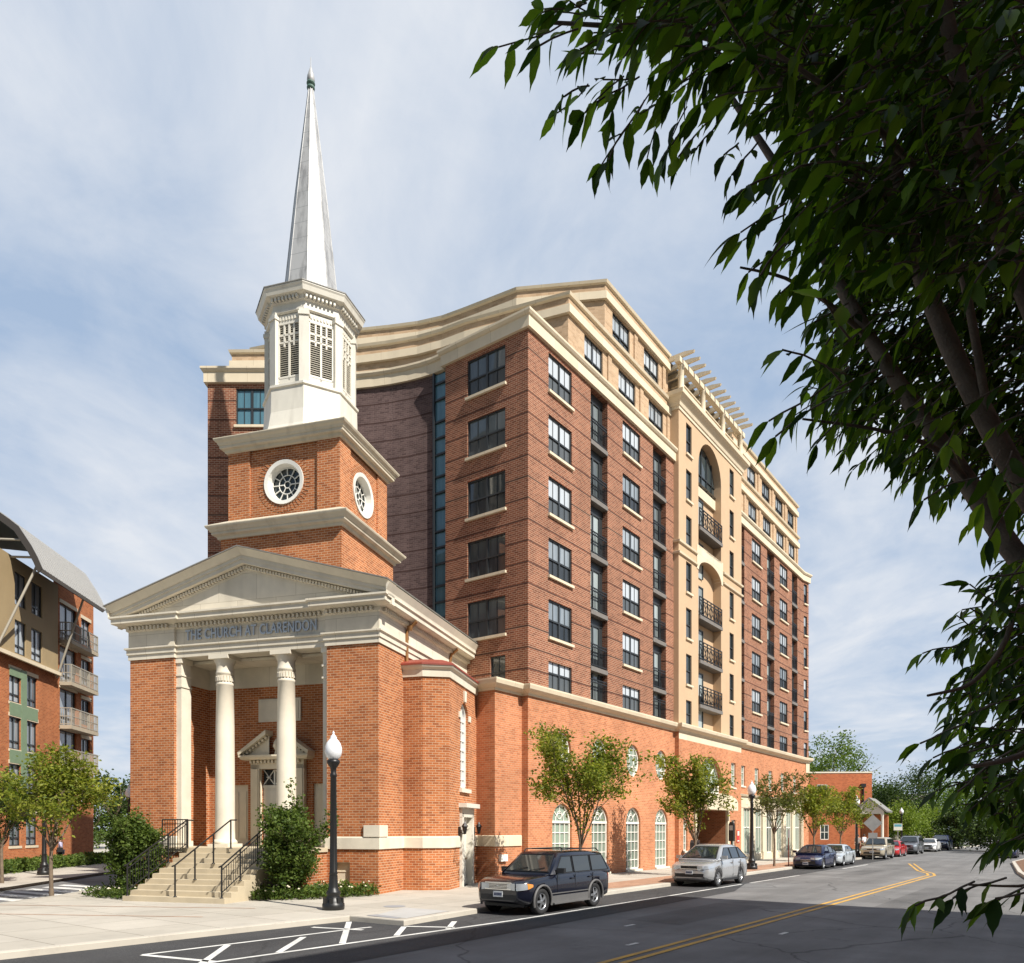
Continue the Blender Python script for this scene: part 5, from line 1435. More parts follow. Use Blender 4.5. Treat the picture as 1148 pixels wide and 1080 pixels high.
def fore_tree():
    rng = random.Random(77)
    T = tag(empty('foreground_tree', (3.6, 3.3, 0)), 'leafy tree overhanging the street from the right, its limbs close to us', 'tree')
    off = Vector((3.6, 3.3, 0))
    b = MB()
    def tb(pts, r0, r1, n=10):
        pts = [p-off for p in pts]
        # smooth the polyline a little
        Q = []
        for i in range(len(pts)-1):
            for k in range(4): Q.append(pts[i].lerp(pts[i+1], k/4))
        Q.append(pts[-1])
        for _ in range(2): Q = [Q[0]]+[(Q[i-1]+Q[i]*2+Q[i+1])/4 for i in range(1, len(Q)-1)]+[Q[-1]]
        N = len(Q)-1; b.tube(Q, [(r0+(r1-r0)*i/N)*(1+.10*noise.noise((i*.8, r0*50, 3))) for i in range(N+1)], n)
        return [q+off for q in Q]
    trunk = [Vector((3.6, 3.3, 0)), Vector((3.55, 3.32, .8)), Vector((3.45, 3.35, 1.9)), at(1400, 830, 3.4), at(1290, 760, 3.4)]
    tb(trunk, .16, .10, 12)
    limbs = [
        ([at(1290, 760, 3.4), at(1148, 640, 3.5), at(1085, 540, 3.6), at(1020, 450, 3.7), at(975, 380, 3.8), at(930, 300, 3.9), at(880, 200, 4.0), at(820, 110, 4.1)], .075, .02),
        ([at(1290, 760, 3.4), at(1160, 570, 3.2), at(1110, 480, 3.2), at(1065, 390, 3.2), at(1025, 290, 3.2), at(1000, 180, 3.2), at(985, 60, 3.2), at(970, -80, 3.2)], .07, .025),
        ([at(1290, 760, 3.4), at(1180, 400, 2.9), at(1120, 260, 2.8), at(1080, 120, 2.7), at(1050, -40, 2.6)], .06, .03),
        ([at(1025, 290, 3.2), at(960, 200, 3.1), at(880, 90, 3.0), at(800, 40, 3.0), at(700, 30, 3.0), at(610, 25, 3.0)], .025, .008),
        ([at(975, 380, 3.8), at(930, 340, 3.6), at(880, 310, 3.5), at(830, 300, 3.4)], .018, .006),
        ([at(1110, 480, 3.2), at(1080, 300, 3.0), at(1040, 200, 2.8), at(960, 120, 2.6), at(870, 60, 2.5)], .025, .008),
        ([at(1148, 640, 3.5), at(1130, 720, 3.0), at(1090, 770, 2.8), at(1040, 780, 2.7)], .02, .006),
        ([at(1290, 760, 3.4), at(1200, 820, 2.9), at(1140, 850, 2.6), at(1090, 860, 2.5)], .03, .008),
        ([at(1290, 760, 3.4), at(1220, 960, 2.6), at(1160, 995, 2.4), at(1085, 992, 2.3)], .012, .004),
        ([at(1085, 540, 3.6), at(1050, 500, 3.4), at(980, 480, 3.3), at(900, 470, 3.2)], .02, .006),
    ]
    for pts, r0, r1 in limbs: tb(pts, r0*.72, r1*.75)
    b.build('limbs', M['bark_dark'], T)
    # twigs of leaves: (px, py, depth, spread px, count, direction px)
    lv = MB(); tw = MB()
    def spray(p, dirn, n, L, hang=.55):
        """a twig with leaves alternating either side"""
        dirn = dirn.normalized(); k = max(3, n); pts = [p-off]; q = p.copy(); step = L*.42; d = dirn.copy()
        for i in range(k):
            d = (d + Vector((rng.gauss(0, .10), rng.gauss(0, .10), rng.gauss(0, .10)-.05))).normalized(); q = q + d*step; pts.append(q-off)
            s = d.cross(Vector((0, 0, 1))).normalized()*(1 if i % 2 else -1)
            ld = (d*.75 + s*.75 + Vector((0, 0, -hang*rng.uniform(.5, 1.7))) + Vector((rng.gauss(0, .2), rng.gauss(0, .2), rng.gauss(0, .15)))).normalized()
            nr = Vector((rng.gauss(0, .45), rng.gauss(0, .45), 1))
            big_leaf(lv, q-off, ld, nr, L*rng.uniform(.75, 1.2), rng)
        ld = (d+Vector((0, 0, -hang))).normalized(); big_leaf(lv, q-off, ld, Vector((rng.gauss(0, .3), rng.gauss(0, .3), 1)), L*1.1, rng)
        tw.tube(pts, [.0035]*len(pts), 4, caps=False)
    # outline of the crown against the sky and depth of it; sprays fill it
    poly = [(690, -40), (745, 20), (790, 60), (850, 85), (895, 115), (935, 165), (950, 220), (945, 275), (955, 325), (945, 380), (940, 425), (965, 465), (1015, 500), (1065, 522), (1110, 545), (1165, 575), (1240, 590), (1240, -60)]
    holes = [((868, 70), 16), ((905, 260), 12), ((868, 150), 12), ((1060, 540), 24), ((975, 470), 10)]
    def inside(x, y, P=poly):
        ins = False; j = len(P)-1
        for i in range(len(P)):
            if (P[i][1] > y) != (P[j][1] > y) and x < (P[j][0]-P[i][0])*(y-P[i][1])/(P[j][1]-P[i][1])+P[i][0]: ins = not ins
            j = i
        return ins
    k = 0; tries = 0
    while k < NF and tries < 20000:
        tries += 1
        x, y = rng.uniform(590, 1210), rng.uniform(-60, 575)
        if not inside(x, y): continue
        if any(math.hypot(x-c[0], y-c[1]) < r for c, r in holes): continue
        Y = rng.uniform(2.3, 4.4) if x > 850 else rng.uniform(2.5, 3.9)
        if x > 955 and y > 300 and rng.random() < .95: Y = rng.uniform(3.8, 5.0)
        elif k > 1500: Y = rng.uniform(3.6, 5.4)
        dl = Vector((-.75-rng.random()*.4, rng.gauss(0, .5), rng.gauss(-.05, .4)))
        if y > 330: dl.z -= .25
        spray(at(x, y, Y), dl, rng.randint(3, 6), rng.uniform(.075, .135)); k += 1
    low = [(1080, 720), (1115, 655), (1160, 615), (1230, 625), (1230, 960), (1165, 950), (1115, 905), (1090, 840), (1110, 780)]
    k = 0
    while k < 330:
        x, y = rng.uniform(1030, 1230), rng.uniform(600, 960)
        if not inside(x, y, low): continue
        spray(at(x, y, rng.uniform(2.9, 4.4)), Vector((-.9, rng.gauss(0, .4), rng.gauss(-.2, .3))), rng.randint(3, 5), rng.uniform(.075, .115)); k += 1
    # sprays along the rim, hanging into the sky
    rim = [(640, 18, -1, -.1), (610, 10, -1, -.25), (600, 28, -1, -.2), (655, 30, -.8, -.35), (640, 62, -.9, -.45), (625, 95, -.7, -.5), (680, 75, -.7, -.7), (665, 90, -.8, -.3), (710, 105, -.6, -.6), (735, 120, -.5, -.6), (690, 110, -.5, -.7), (765, 140, -.6, -.5), (800, 165, -.5, -.6), (830, 200, -.6, -.4), (845, 230, -.8, -.2), (840, 270, -.8, -.5), (835, 295, -.8, -.6), (870, 345, -.7, -.6), (890, 385, -.7, -.4), (905, 420, -.8, -.4), (925, 440, -.8, -.5), (960, 460, -.7, -.5), (1005, 480, -.6, -.8), (1050, 505, -.4, -.8), (1090, 530, -.5, -.8), (985, 475, -.6, -.5),
           (1110, 620, -.8, -.3), (1100, 640, -.9, -.1), (1140, 650, -.9, -.5), (1150, 690, -1, -.4), (1100, 690, -1, -.4), (1130, 720, -1, -.3), (1150, 745, -1, -.2), (1100, 725, -1, -.15), (1080, 770, -1, -.1), (1130, 770, -1, -.25), (1060, 815, -1, -.05), (1020, 812, -1, -.1), (1100, 820, -1, -.3), (1140, 800, -1, -.3), (1150, 830, -.9, -.5), (1120, 850, -.9, -.6), (1085, 850, -1, -.5), (1150, 880, -1, -.5), (1110, 890, -1, -.35), (1150, 905, -1, -.45), (1130, 925, -1, -.35), (1160, 930, -.9, -.4), (1090, 915, -.9, -.3), (1170, 850, -1, -.3), (1175, 780, -1, -.3), (1170, 720, -1, -.4), (1160, 865, -1, .1), (1140, 900, -1, .05),
           (1085, 990, -1, -.12), (1120, 993, -1, -.02), (1140, 992, -.8, -.35), (1165, 1000, -.8, -.3)]
    for i, (x, y, dx, dz) in enumerate(rim):
        x += (44 if y < 60 else 38) if y < 280 else (78 if y < 600 else (62 if y < 960 else 12))
        Y = rng.uniform(2.3, 3.4) if y < 600 else (rng.uniform(2.7, 3.6) if y < 960 else 2.32)
        for c in range(1 if y > 600 else 2):
            spray(at(x+rng.gauss(0, 6), y+rng.gauss(0, 6), Y+c*.3), Vector((dx, rng.gauss(0, .25), dz+rng.gauss(0, .1))), rng.randint(3, 5), rng.uniform(.10, .135) if y < 600 else rng.uniform(.085, .115))
    tw.build('twigs', M['bark_dark'], T)
    lv.build('leaves', M['leaf_fore'], T)
NF = 2300
fore_tree()
# ------------------------------------------------------------------ vehicles
def m_paint(name, col, metal=.0):
    t = NT(name); t.p(Base_Color=col, Roughness=.28, Metallic=metal, Coat_Weight=.7, Coat_Roughness=.05)
    t.p(Base_Color=t.hsv(col, t.ramp(t.noise(1.4, 5), .9, 1.08, .3, .7)))
    # road film low on the body: a duller layer
    z = t.n('SeparateXYZ', Vector=t.ob()).outputs[2]
    d = t.math('MULTIPLY', t.ramp(z, .35, 0, .15, .75), t.ramp(t.noise(7, 5), .3, 1, .3, .7))
    t.p(Roughness=t.math('ADD', d, .25))
    return t.mat
M['tyre'] = m_plain('tyre rubber', (.018, .018, .019), .85, var=.2, nscale=12)
M['rim'] = m_plain('alloy', (.52, .53, .54), .32, metal=.85)
M['chrome'] = m_plain('chrome', (.68, .69, .70), .15, metal=1.)
M['cladding'] = m_plain('grey cladding', (.115, .112, .11), .6, var=.08)
M['black_plastic'] = m_plain('black plastic', (.014, .014, .015), .55)
M['car_glass'] = m_plain('car glass', (.018, .024, .026), .04, spec=.8, coat=.6)
M['lamp_clear'] = m_plain('clear headlight', (.45, .49, .53), .1, metal=.4, coat=1.)
M['lamp_amber'] = m_plain('amber lens', (.72, .25, .03), .2, coat=1.)
M['lamp_red'] = m_plain('red lens', (.35, .01, .01), .2, coat=1.)
M['plate'] = m_plain('licence plate', (.62, .64, .66), .4)
M['plate_ink'] = m_plain('plate characters', (.03, .04, .10), .5)

def clipx(poly, x, keep):   # convex clip in x
    out = []
    for i in range(len(poly)):
        a, b = poly[i], poly[(i+1) % len(poly)]
        ia, ib = (a[0]-x)*keep >= 0, (b[0]-x)*keep >= 0
        if ia: out.append(a)
        if ia != ib:
            t = (x-a[0])/(b[0]-a[0]); out.append((x, a[1]+(b[1]-a[1])*t))
    return out

def apply_bool(o, cutters):
    for c in cutters:
        md = o.modifiers.new('cut', 'BOOLEAN'); md.operation = 'DIFFERENCE'; md.object = c; md.solver = 'EXACT'
    dg = bpy.context.evaluated_depsgraph_get(); dg.update()
    me = bpy.data.meshes.new_from_object(o.evaluated_get(dg)); o.modifiers.clear(); o.data = me
    for c in cutters: bpy.data.objects.remove(c)

def wheel(parent, x, y, r, side, spokes=5, w=.2):
    """outer face towards side*y"""
    b = MB(); pr = [(r*.62, -w/2), (r*.93, -w/2), (r, -w*.32), (r, w*.32), (r*.95, w/2), (r*.66, w/2), (r*.62, w*.38)]
    b.lathe(pr, n=28, caps=False); b.lathe([(r*.62, -w*.3), (.0, -w*.3)], n=20, caps=False)
    for i in range(28):
        t = 2*math.pi*i/28; b.obox((r*math.cos(t), r*math.sin(t), 0), (.006*math.cos(t), .006*math.sin(t), 0), (-.018*math.sin(t), .018*math.cos(t), 0), (0, 0, w*.3))
    o = b.build('wheel', M['tyre'], parent, (x, y, r)); o.rotation_euler = (-side*math.pi/2, 0, 0)
    m = MB(); R_ = r*.64
    m.lathe([(R_, w*.40), (R_*1.0, w*.44), (R_*.92, w*.42), (R_*.88, w*.2)], n=28, caps=False)
    m.lathe([(R_*.24, w*.1), (R_*.24, w*.40), (R_*.12, w*.44), (0, w*.44)], n=14, caps=False)
    for i in range(spokes):
        t = 2*math.pi*i/spokes; c, s = math.cos(t), math.sin(t)
        m.extrude([(R_*.15*c-R_*.17*s, R_*.15*s+R_*.17*c, w*.32), (R_*.95*c-R_*.12*s, R_*.95*s+R_*.12*c, w*.28), (R_*.95*c+R_*.12*s, R_*.95*s-R_*.12*c, w*.28), (R_*.15*c+R_*.17*s, R_*.15*s-R_*.17*c, w*.32)], (0, 0, w*.1))
    m.build('rim', M['rim'], o)
    k = MB(); k.lathe([(R_*.9, w*.05), (0, w*.05)], n=20, caps=False); k.build('brake_disc', M['black_plastic'], o)

def car(n_, d_, S, label, cat='car', name='parked_car', rzo=0., group='cars parked along the kerb'):
    X, Y = nd(n_, d_)
    root = tag(empty(name, (X, Y, ZR), math.atan2(-ND[1], -ND[0])+rzo), label, cat, group)
    L, W, H, wb, r = S['L'], S['W'], S['H'], S['wb'], S['r']; fo = S.get('fo', .82)
    xf = L/2-fo; xr = xf-wb; w = W/2; belt = S['belt']; gc = S.get('gc', .22)
    paint = S['paint']
    # lower body
    st = S['st']   # (x, ztop) from rear to front, absolute fractions
    b = MB(); rings = []
    def hw(x):     # plan taper, corners rounded like a quarter ellipse
        t = min(1, abs(x)/(L/2)); k_ = max(0, (t-.84)/.16)
        return w*(1-.05*max(0, (t-.5)/.5)**2-.015*t-.30*(1-math.sqrt(max(0, 1-k_*k_*.985))))
    def zb(x):
        t = abs(x)/(L/2); return gc + max(0, (t-.80)/.20)**2*.12
    xs = [s[0]*L for s in st]
    ring_n = None
    fine = []
    for i_ in range(len(st)-1):
        n_i = max(1, int((st[i_+1][0]-st[i_][0])/.03))
        for j_ in range(n_i):
            f_ = j_/n_i; fine.append((st[i_][0]+(st[i_+1][0]-st[i_][0])*f_, st[i_][1]+(st[i_+1][1]-st[i_][1])*f_))
    fine.append(st[-1])
    for _ in range(2): fine = [fine[0]]+[(fine[i_][0], (fine[i_-1][1]+2*fine[i_][1]+fine[i_+1][1])/4) for i_ in range(1, len(fine)-1)]+[fine[-1]]
    def ztop(x):
        for i_ in range(len(fine)-1):
            if fine[i_][0]*L <= x <= fine[i_+1][0]*L:
                f_ = (x-fine[i_][0]*L)/max(1e-6, (fine[i_+1][0]-fine[i_][0])*L); return fine[i_][1]+(fine[i_+1][1]-fine[i_][1])*f_
        return fine[-1][1]
    def half_at(x):
        h = hw(x); z0 = zb(x); zt = ztop(x); hh = zt-z0
        return [(h*.86, z0), (h*.965, z0+.05), (h, z0+hh*.30), (h*1.0, z0+hh*.58), (h*.985, z0+hh*.80), (h*.95, zt-.035), (h*.90, zt-.005), (h*.5, zt+.018)]
    def skin_y(x, z):
        hf = half_at(x)
        for i_ in range(len(hf)-1):
            if hf[i_][1] <= z <= hf[i_+1][1]: return hf[i_][0]+(hf[i_+1][0]-hf[i_][0])*(z-hf[i_][1])/max(1e-6, hf[i_+1][1]-hf[i_][1])
        return hf[-2][0]
    for (fx, zt) in fine:
        x = fx*L; h = hw(x); z0 = zb(x); hh = zt-z0
        half = [(h*.86, z0), (h*.965, z0+.05), (h, z0+hh*.30), (h*1.0, z0+hh*.58), (h*.985, z0+hh*.80), (h*.95, zt-.035), (h*.90, zt-.005), (h*.5, zt+.018)]
        ring = [(x, y, z) for y, z in half] + [(x, -y, z) for y, z in half[::-1]]
        rings.append(ring)
    k = len(rings[0]); vs = [v for q in rings for v in q]; fs = []
    for i in range(len(rings)-1):
        for j in range(k): fs.append((i*k+j, i*k+(j+1) % k, (i+1)*k+(j+1) % k, (i+1)*k+j))
    fs.append(tuple(range(k))[::-1]); fs.append(tuple((len(rings)-1)*k+j for j in range(k)))
    b.idx(vs, fs, 0, True)
    body = b.build('body', M[paint], root, weld=True)
    cut = []
    for x in (xf, xr):
        for s in (-1, 1):
            c = MB(); c.lathe([(r*1.16, -.17), (r*1.16, .17)], n=28, sm=False)
            o = c.build('cutter', M['black_plastic'], root, (x, s*(w-.08), r*1.02), weld=True); o.rotation_euler = (math.pi/2, 0, 0); cut.append(o)
    bpy.context.view_layer.update()
    apply_bool(body, cut)
    for p in body.data.polygons: p.use_smooth = len(p.vertices) < 9
    md = body.data
    # glasshouse
    xa, xb, xc, xd = [f*L for f in S['gh']]; zr = H; wl, wt = w*.93, w*S.get('wt', .72)
    zba = S.get('zba', belt)
    g = MB(); rs = []
    for (x, zt, q) in ((xa, zba+.02, 0), (xb, zr-.03, 1), ((xb*2+xc)/3, zr, 1), ((xb+xc*2)/3, zr-.005, 1), (xc, zr-.05, 1), (xd, belt+.02, 0)):
        f = (zt-belt)/(zr-belt)
        wi = wl+(wt-wl)*min(1, max(0, f))
        half = [(wl, belt-.08), (wl, belt), (wi+.02, max(belt+.004, zt-.09)), (wi-.03, zt-.03), (wi-.14, zt)]
        rs.append([(x, y, z) for y, z in half]+[(x, -y, z) for y, z in half[::-1]])
    k = len(rs[0]); vs = [v for q in rs for v in q]; fs = []
    for i in range(len(rs)-1):
        for j in range(k): fs.append((i*k+j, i*k+(j+1) % k, (i+1)*k+(j+1) % k, (i+1)*k+j))
    fs += [tuple(range(k))[::-1], tuple((len(rs)-1)*k+j for j in range(k))]
    g.idx(vs, fs, 0, True); g.build('roof', M[paint], root, weld=True)
    # side glass
    def side(x, z, s, off=.010):
        f = (z-belt)/(zr-.09-belt); wi = wl+(wt+.02-wl)*f
        return (x, s*(wi+off), z)
    zl, zu = belt+.035, zr-.135
    def xfr(z): return xa+(xb-xa)*(z-zba)/(zr-zba)
    def xre(z): return xd+(xc-xd)*(z-belt)/(zr-belt)
    trap = [(xre(zl)+.10, zl), (xfr(zl)-.22, zl), (xfr(zu)-.14, zu), (xre(zu)+.12, zu)]
    cuts = [c*L for c in S['pillars']]
    edges = [1e3]+cuts+[-1e3]
    for s in (-1, 1):
        for i in range(len(edges)-1):
            p = trap
            if edges[i] < 1e2: p = clipx(p, edges[i]-.035, -1)
            if edges[i+1] > -1e2: p = clipx(p, edges[i+1]+.035, 1)
            if len(p) < 3: continue
            q = MB(); q.poly([side(x, z, s) for x, z in p]); q.build('side_window', M['car_glass'], root)
            tr = MB(); pts = [side(x, z, s, .012) for x, z in p]
            for j in range(len(pts)): tr.bar(pts[j], pts[(j+1) % len(pts)], .022)
            tr.build('window_trim', M['black_plastic'], root)
    # windscreen and rear screen
    def screen(x0, z0, x1, z1, nm):
        y0_ = (wl+(wt-wl)*(z0-belt)/(zr-belt))-.10; y1_ = (wl+(wt-wl)*(z1-belt)/(zr-belt))-.16
        dx, dz = x1-x0, z1-z0; l = math.hypot(dx, dz); sx = 1 if x0 > 0 else -1; ox, oz = sx*abs(dz)/l*.012, abs(dx)/l*.012+.004
        q = MB(); P = [(x0+ox, -y0_, z0+oz), (x0+ox, y0_, z0+oz), (x1+ox, y1_, z1+oz), (x1+ox, -y1_, z1+oz)]
        mid = [((P[0][i]+P[1][i])/2) for i in range(3)]
        q.poly(P); q.build(nm, M['car_glass'], root)
        f = MB()
        for j in range(4): f.bar(P[j], P[(j+1) % 4], .03)
        if nm == 'windscreen':
            for s in (-.25, .3): f.bar((x0+ox+.02, s*1.0-.2, z0+oz+.02), (x0+(x1-x0)*.22+ox+.01, s+.22, z0+(z1-z0)*.22+oz+.012), .018)
        f.build('screen_trim', M['black_plastic'], root)
    f0, f1 = .10, .86
    screen(xa+(xb-xa)*f0, zba+.02+(zr-.03-zba-.02)*f0, xa+(xb-xa)*f1, zba+.02+(zr-.03-zba-.02)*f1, 'windscreen')
    screen(xd+(xc-xd)*.18, belt+.02+(zr-.07-belt)*.18, xd+(xc-xd)*.84, belt+.02+(zr-.07-belt)*.84, 'rear_window')
    for x in (xf, xr):
        for s in (-1, 1): wheel(root, x, s*(w-.12), r, s, S.get('spokes', 5))
    # front: headlights, grille, bumper, plate
    xn = L/2; zh = S['zh']; wn = hw(xn*.985)
    for s in (-1, 1):
        q = MB(); hx, hy, hz = S.get('hl', (.16, .17, .085))
        c = Vector((xn-.13, s*(wn-.13), zh)); ax = Vector((math.cos(.62), s*-math.sin(.62)*-1, 0)); ax = Vector((.80, s*.60, 0)); ay = Vector((-s*.60, .80, 0))
        pts = []
        def patch(q, x0, x1, za, zb_, m=0):
            N_, K_ = 7, 3; vs_ = []; fs_ = []
            for i_ in range(N_+1):
                f_ = i_/N_; x = x0+(x1-x0)*f_; lo = za[0]+(za[1]-za[0])*f_; hi = zb_[0]+(zb_[1]-zb_[0])*f_
                for j_ in range(K_+1):
                    z = lo+(hi-lo)*j_/K_; vs_.append((x+.014*f_, s*(skin_y(min(x, xn-.004), min(z, ztop(min(x, xn))-.03))+.010), z))
            for i_ in range(N_):
                for j_ in range(K_): a_ = i_*(K_+1)+j_; fs_.append((a_, a_+1, a_+K_+2, a_+K_+1))
            q.idx(vs_, fs_, m, True)
            # carry it round to the front face
            y_ = skin_y(xn-.004, zh); yi = y_-S.get('hin', .22)
            if x1 > xn-.02: q.poly([(xn+.012, s*(y_+.004), za[1]), (xn+.012, s*(y_+.004), zb_[1]), (xn+.012, s*yi, zb_[1]-.01), (xn+.012, s*yi, za[1]+.03)], m)
        if S.get('amber'): patch(q, xn-.40, xn-.22, (zh-.01, zh-hz*.7), (zh+.05, zh+hz*.8), 1); patch(q, xn-.22, xn-.003, (zh-hz*.7, zh-hz), (zh+hz*.8, zh+hz*.85))
        else: patch(q, xn-.46, xn-.003, (zh+.03, zh-hz*.8), (zh+.06, zh+hz*.8))
        q.build('headlight', [M['lamp_clear'], M['lamp_amber']], root)
        if False:
            a = MB(); c2 = c+ax*.006-ay*(s*-hy*.72)*-1; a.obox(c+ay*(s*hy*.80)+ax*-.03+Vector((0, 0, -.0)), ax*.165, ay*hy*.24, Vector((0, 0, hz*.9))); a.build('indicator', M['lamp_amber'], root)
        q = MB(); q.obox((xn-.17, s*(wn-.20), zb(xn)+.14), (.13, s*.03, 0), (-s*.02, .09, 0), (0, 0, .045)); q.build('fog_light', M['lamp_clear'], root)
        q = MB(); q.obox((-xn+.10, s*(hw(-xn*.985)-.07), zh+.08), (.10, -s*.02, 0), (s*.02, .08, 0), (0, 0, .15)); q.build('tail_light', M['lamp_red'], root)
        # mirror
        q = MB(); mx = xa-.34; q.obox((mx, s*(w+.075), belt+.10), (.055, 0, 0), (-.02*s, .105, 0), (0, 0, .07)); q.bar((mx, s*(w-.08), belt+.06), (mx, s*(w+.03), belt+.07), .05); q.build('mirror', M[S.get('mirror', paint)], root)
    q = MB(); gw = S.get('gw', .42); gh = S.get('gh_', .09); zg = S.get('zg', zh-.01)
    q.box(xn-.06, xn+.006, -gw, gw, zg-gh, zg+gh, 0)
    for i in range(4): q.box(xn+.004, xn+.012, -gw, gw, zg-gh+.03+i*(2*gh-.03)/4, zg-gh+.045+i*(2*gh-.03)/4, 1 if S.get('chromebars') else 0)
    for z in (zg-gh, zg+gh): q.box(xn-.01, xn+.016, -gw-.02, gw+.02, z-.012, z+.012, 1)
    q.lathe([(.0, 0), (.045, .008), (.0, .016)], (xn+.02, 0, zg), 8, m=1)
    q.build('grille', [M['black_plastic'], M['chrome']], root)
    q = MB(); q.box(xn-.14, xn-.012, -wn*.9, wn*.9, zb(xn)+.0, zb(xn)+.16); q.box(xn-.04, xn+.010, -wn*.86, wn*.86, zb(xn)+.03, zb(xn)+.17); q.build('bumper', M['black_plastic'], root)
    q = MB(); q.box(xn+.003, xn+.02, -.15, .15, zg-gh-.20, zg-gh-.05, 0)
    for i in range(6): q.box(xn+.02, xn+.023, -.115+i*.042, -.085+i*.042, zg-gh-.16, zg-gh-.09, 1)
    q.build('licence_plate', [M['plate'], M['plate_ink']], root)
    # doors: seams, handles, sills
    q = MB()
    sx = [xa-.28]+cuts[:2]+([] if S.get('doors', 4) == 2 else [])
    for s in (-1, 1):
        for x in sx: q.box(x-.004, x+.004, min(s*(w-.02), s*(w+.001)), max(s*(w-.02), s*(w+.001)), gc+.13, belt-.02)
    q.build('door_seam', M['black_plastic'], root)
    for s in (-1, 1):
        for x in cuts[:2]:
            h = MB(); h.box(x+.06, x+.24, min(s*(w*.985), s*(w+.025)), max(s*(w*.985), s*(w+.025)), belt-.15, belt-.115); h.build('door_handle', M[S.get('handle', paint)], root)
        if S.get('clad'):
            h = MB(); h.box(xr+r*1.2, xf-r*1.2, min(s*(w-.05), s*(w+.012)), max(s*(w-.05), s*(w+.012)), gc+.02, gc+.20); h.box(xr+r*1.2, xf-r*1.2, min(s*(w-.02), s*(w+.016)), max(s*(w-.02), s*(w+.016)), gc+.25, gc+.275); h.box(xr+r*1.3, xf-r*1.3, min(s*(w-.1), s*(w+.08)), max(s*(w-.1), s*(w+.08)), gc-.02, gc+.02); h.build('side_cladding', M['cladding'], root)
            for x in (xf, xr):
                a = MB(); a.tube([(x+r*1.2*math.cos(math.pi*(i/18*1.2-.1)), s*(w+.005), r*1.02+r*1.2*math.sin(math.pi*(i/18*1.2-.1))) for i in range(19)], .035, 6); a.build('fender_flare', M['cladding'], root)
        else:
            h = MB(); h.box(xr+r*1.18, xf-r*1.18, min(s*(w-.08), s*(w-.006)), max(s*(w-.08), s*(w-.006)), gc-.03, gc+.05); h.build('side_sill', M['black_plastic'], root)
    if S.get('rails'):
        for s in (-1, 1):
            h = MB(); h.tube([(xb-.12, s*(wt-.06), zr-.02), (xb-.22, s*(wt-.06), zr+.05), (xc+.2, s*(wt-.06), zr+.05), (xc+.05, s*(wt-.06), zr-.03)], .018, 6); h.build('roof_rail', M['black_plastic'], root)
        h = MB()
        for x in (xb-.5, xc+.5): h.bar((x, -wt+.06, zr+.045), (x, wt-.06, zr+.045), .03)
        h.build('roof_bar', M['black_plastic'], root)
    u = MB(); u.box(-L/2+.25, L/2-.25, -w+.22, w-.22, gc-.04, gc+.1); u.build('underbody', M['black_plastic'], root)
    return root
def P(nm, c, m=.0): M[nm] = m_paint(nm, c, m); return nm
suv = dict(L=4.62, W=1.72, H=1.63, wb=2.74, r=.345, fo=.80, belt=1.02, gc=.26, st=[(-.5, .98), (-.485, 1.03), (-.2, 1.05), (.10, 1.04), (.20, 1.03), (.24, 1.0), (.40, .955), (.47, .90), (.495, .80), (.5, .70)],
    gh=(.235, .085, -.40, -.475), wt=.78, pillars=(-.025, -.235), zh=.76, zba=1.0)
cross = dict(L=4.40, W=1.76, H=1.63, wb=2.5, r=.35, fo=.84, belt=1.03, gc=.24, st=[(-.5, .92), (-.47, 1.05), (-.2, 1.06), (.10, 1.04), (.20, 1.02), (.27, 1.0), (.40, .92), (.465, .84), (.49, .75), (.5, .62)],
    gh=(.30, .05, -.27, -.475), wt=.70, pillars=(-.04, -.245), zh=.76, zba=1.01)
hatch = dict(L=4.0, W=1.60, H=1.36, wb=2.42, r=.29, fo=.80, belt=.86, gc=.17, st=[(-.5, .80), (-.47, .94), (-.3, .92), (.08, .86), (.2, .84), (.3, .80), (.42, .70), (.475, .62), (.5, .5)],
    gh=(.32, .05, -.20, -.47), wt=.70, pillars=(-.05, -.27), zh=.60, zba=.82)
sedan = dict(L=4.3, W=1.62, H=1.31, wb=2.5, r=.30, fo=.82, belt=.86, gc=.17, st=[(-.5, .78), (-.48, .90), (-.3, .90), (.08, .86), (.2, .84), (.3, .80), (.43, .72), (.48, .64), (.5, .5)],
    gh=(.25, .06, -.17, -.33), wt=.70, pillars=(-.03, -.22), zh=.62, zba=.84)
car(-12.02, 18.2, dict(suv, paint=P('navy paint', (.0025, .0035, .011)), clad=1, rails=1, amber=1, chromebars=1, bumper='navy paint', mirror='black_plastic', gw=.40, gh_=.085, zg=.77, hl=(.16, .20, .10), hin=.24), 'dark blue SUV with grey lower cladding and roof rails, nearest car at the kerb', 'SUV', 'parked_suv')
car(-11.95, 30.2, dict(cross, paint=P('silver paint', (.50, .51, .52), .55), spokes=6, gw=.34, gh_=.065, zg=.77, handle='chrome'), 'silver crossover parked in front of the arched entrance', 'SUV', 'parked_suv')
car(-12.0, 46.2, dict(hatch, paint=P('dark blue paint', (.008, .013, .05)), gw=.25, gh_=.04, zg=.50), 'dark blue hatchback parked near the end of the shop front', 'car', 'parked_car')
car(-12.0, 51.0, dict(sedan, paint=P('pale silver paint', (.56, .60, .62), .4), gw=.25, gh_=.05, zg=.58), 'pale silver sedan right behind the dark blue hatchback', 'car', 'parked_car')
car(-12.0, 64.0, dict(suv, paint=P('beige paint', (.50, .44, .33), .4), gw=.34, gh_=.06), 'beige SUV parked beyond the diamond sign post', 'SUV', 'parked_suv')
car(-12.0, 70.0, dict(sedan, paint=P('red paint', (.42, .012, .012)), gw=.25, gh_=.05), 'red sedan between the beige SUV and a grey SUV', 'car', 'parked_car')
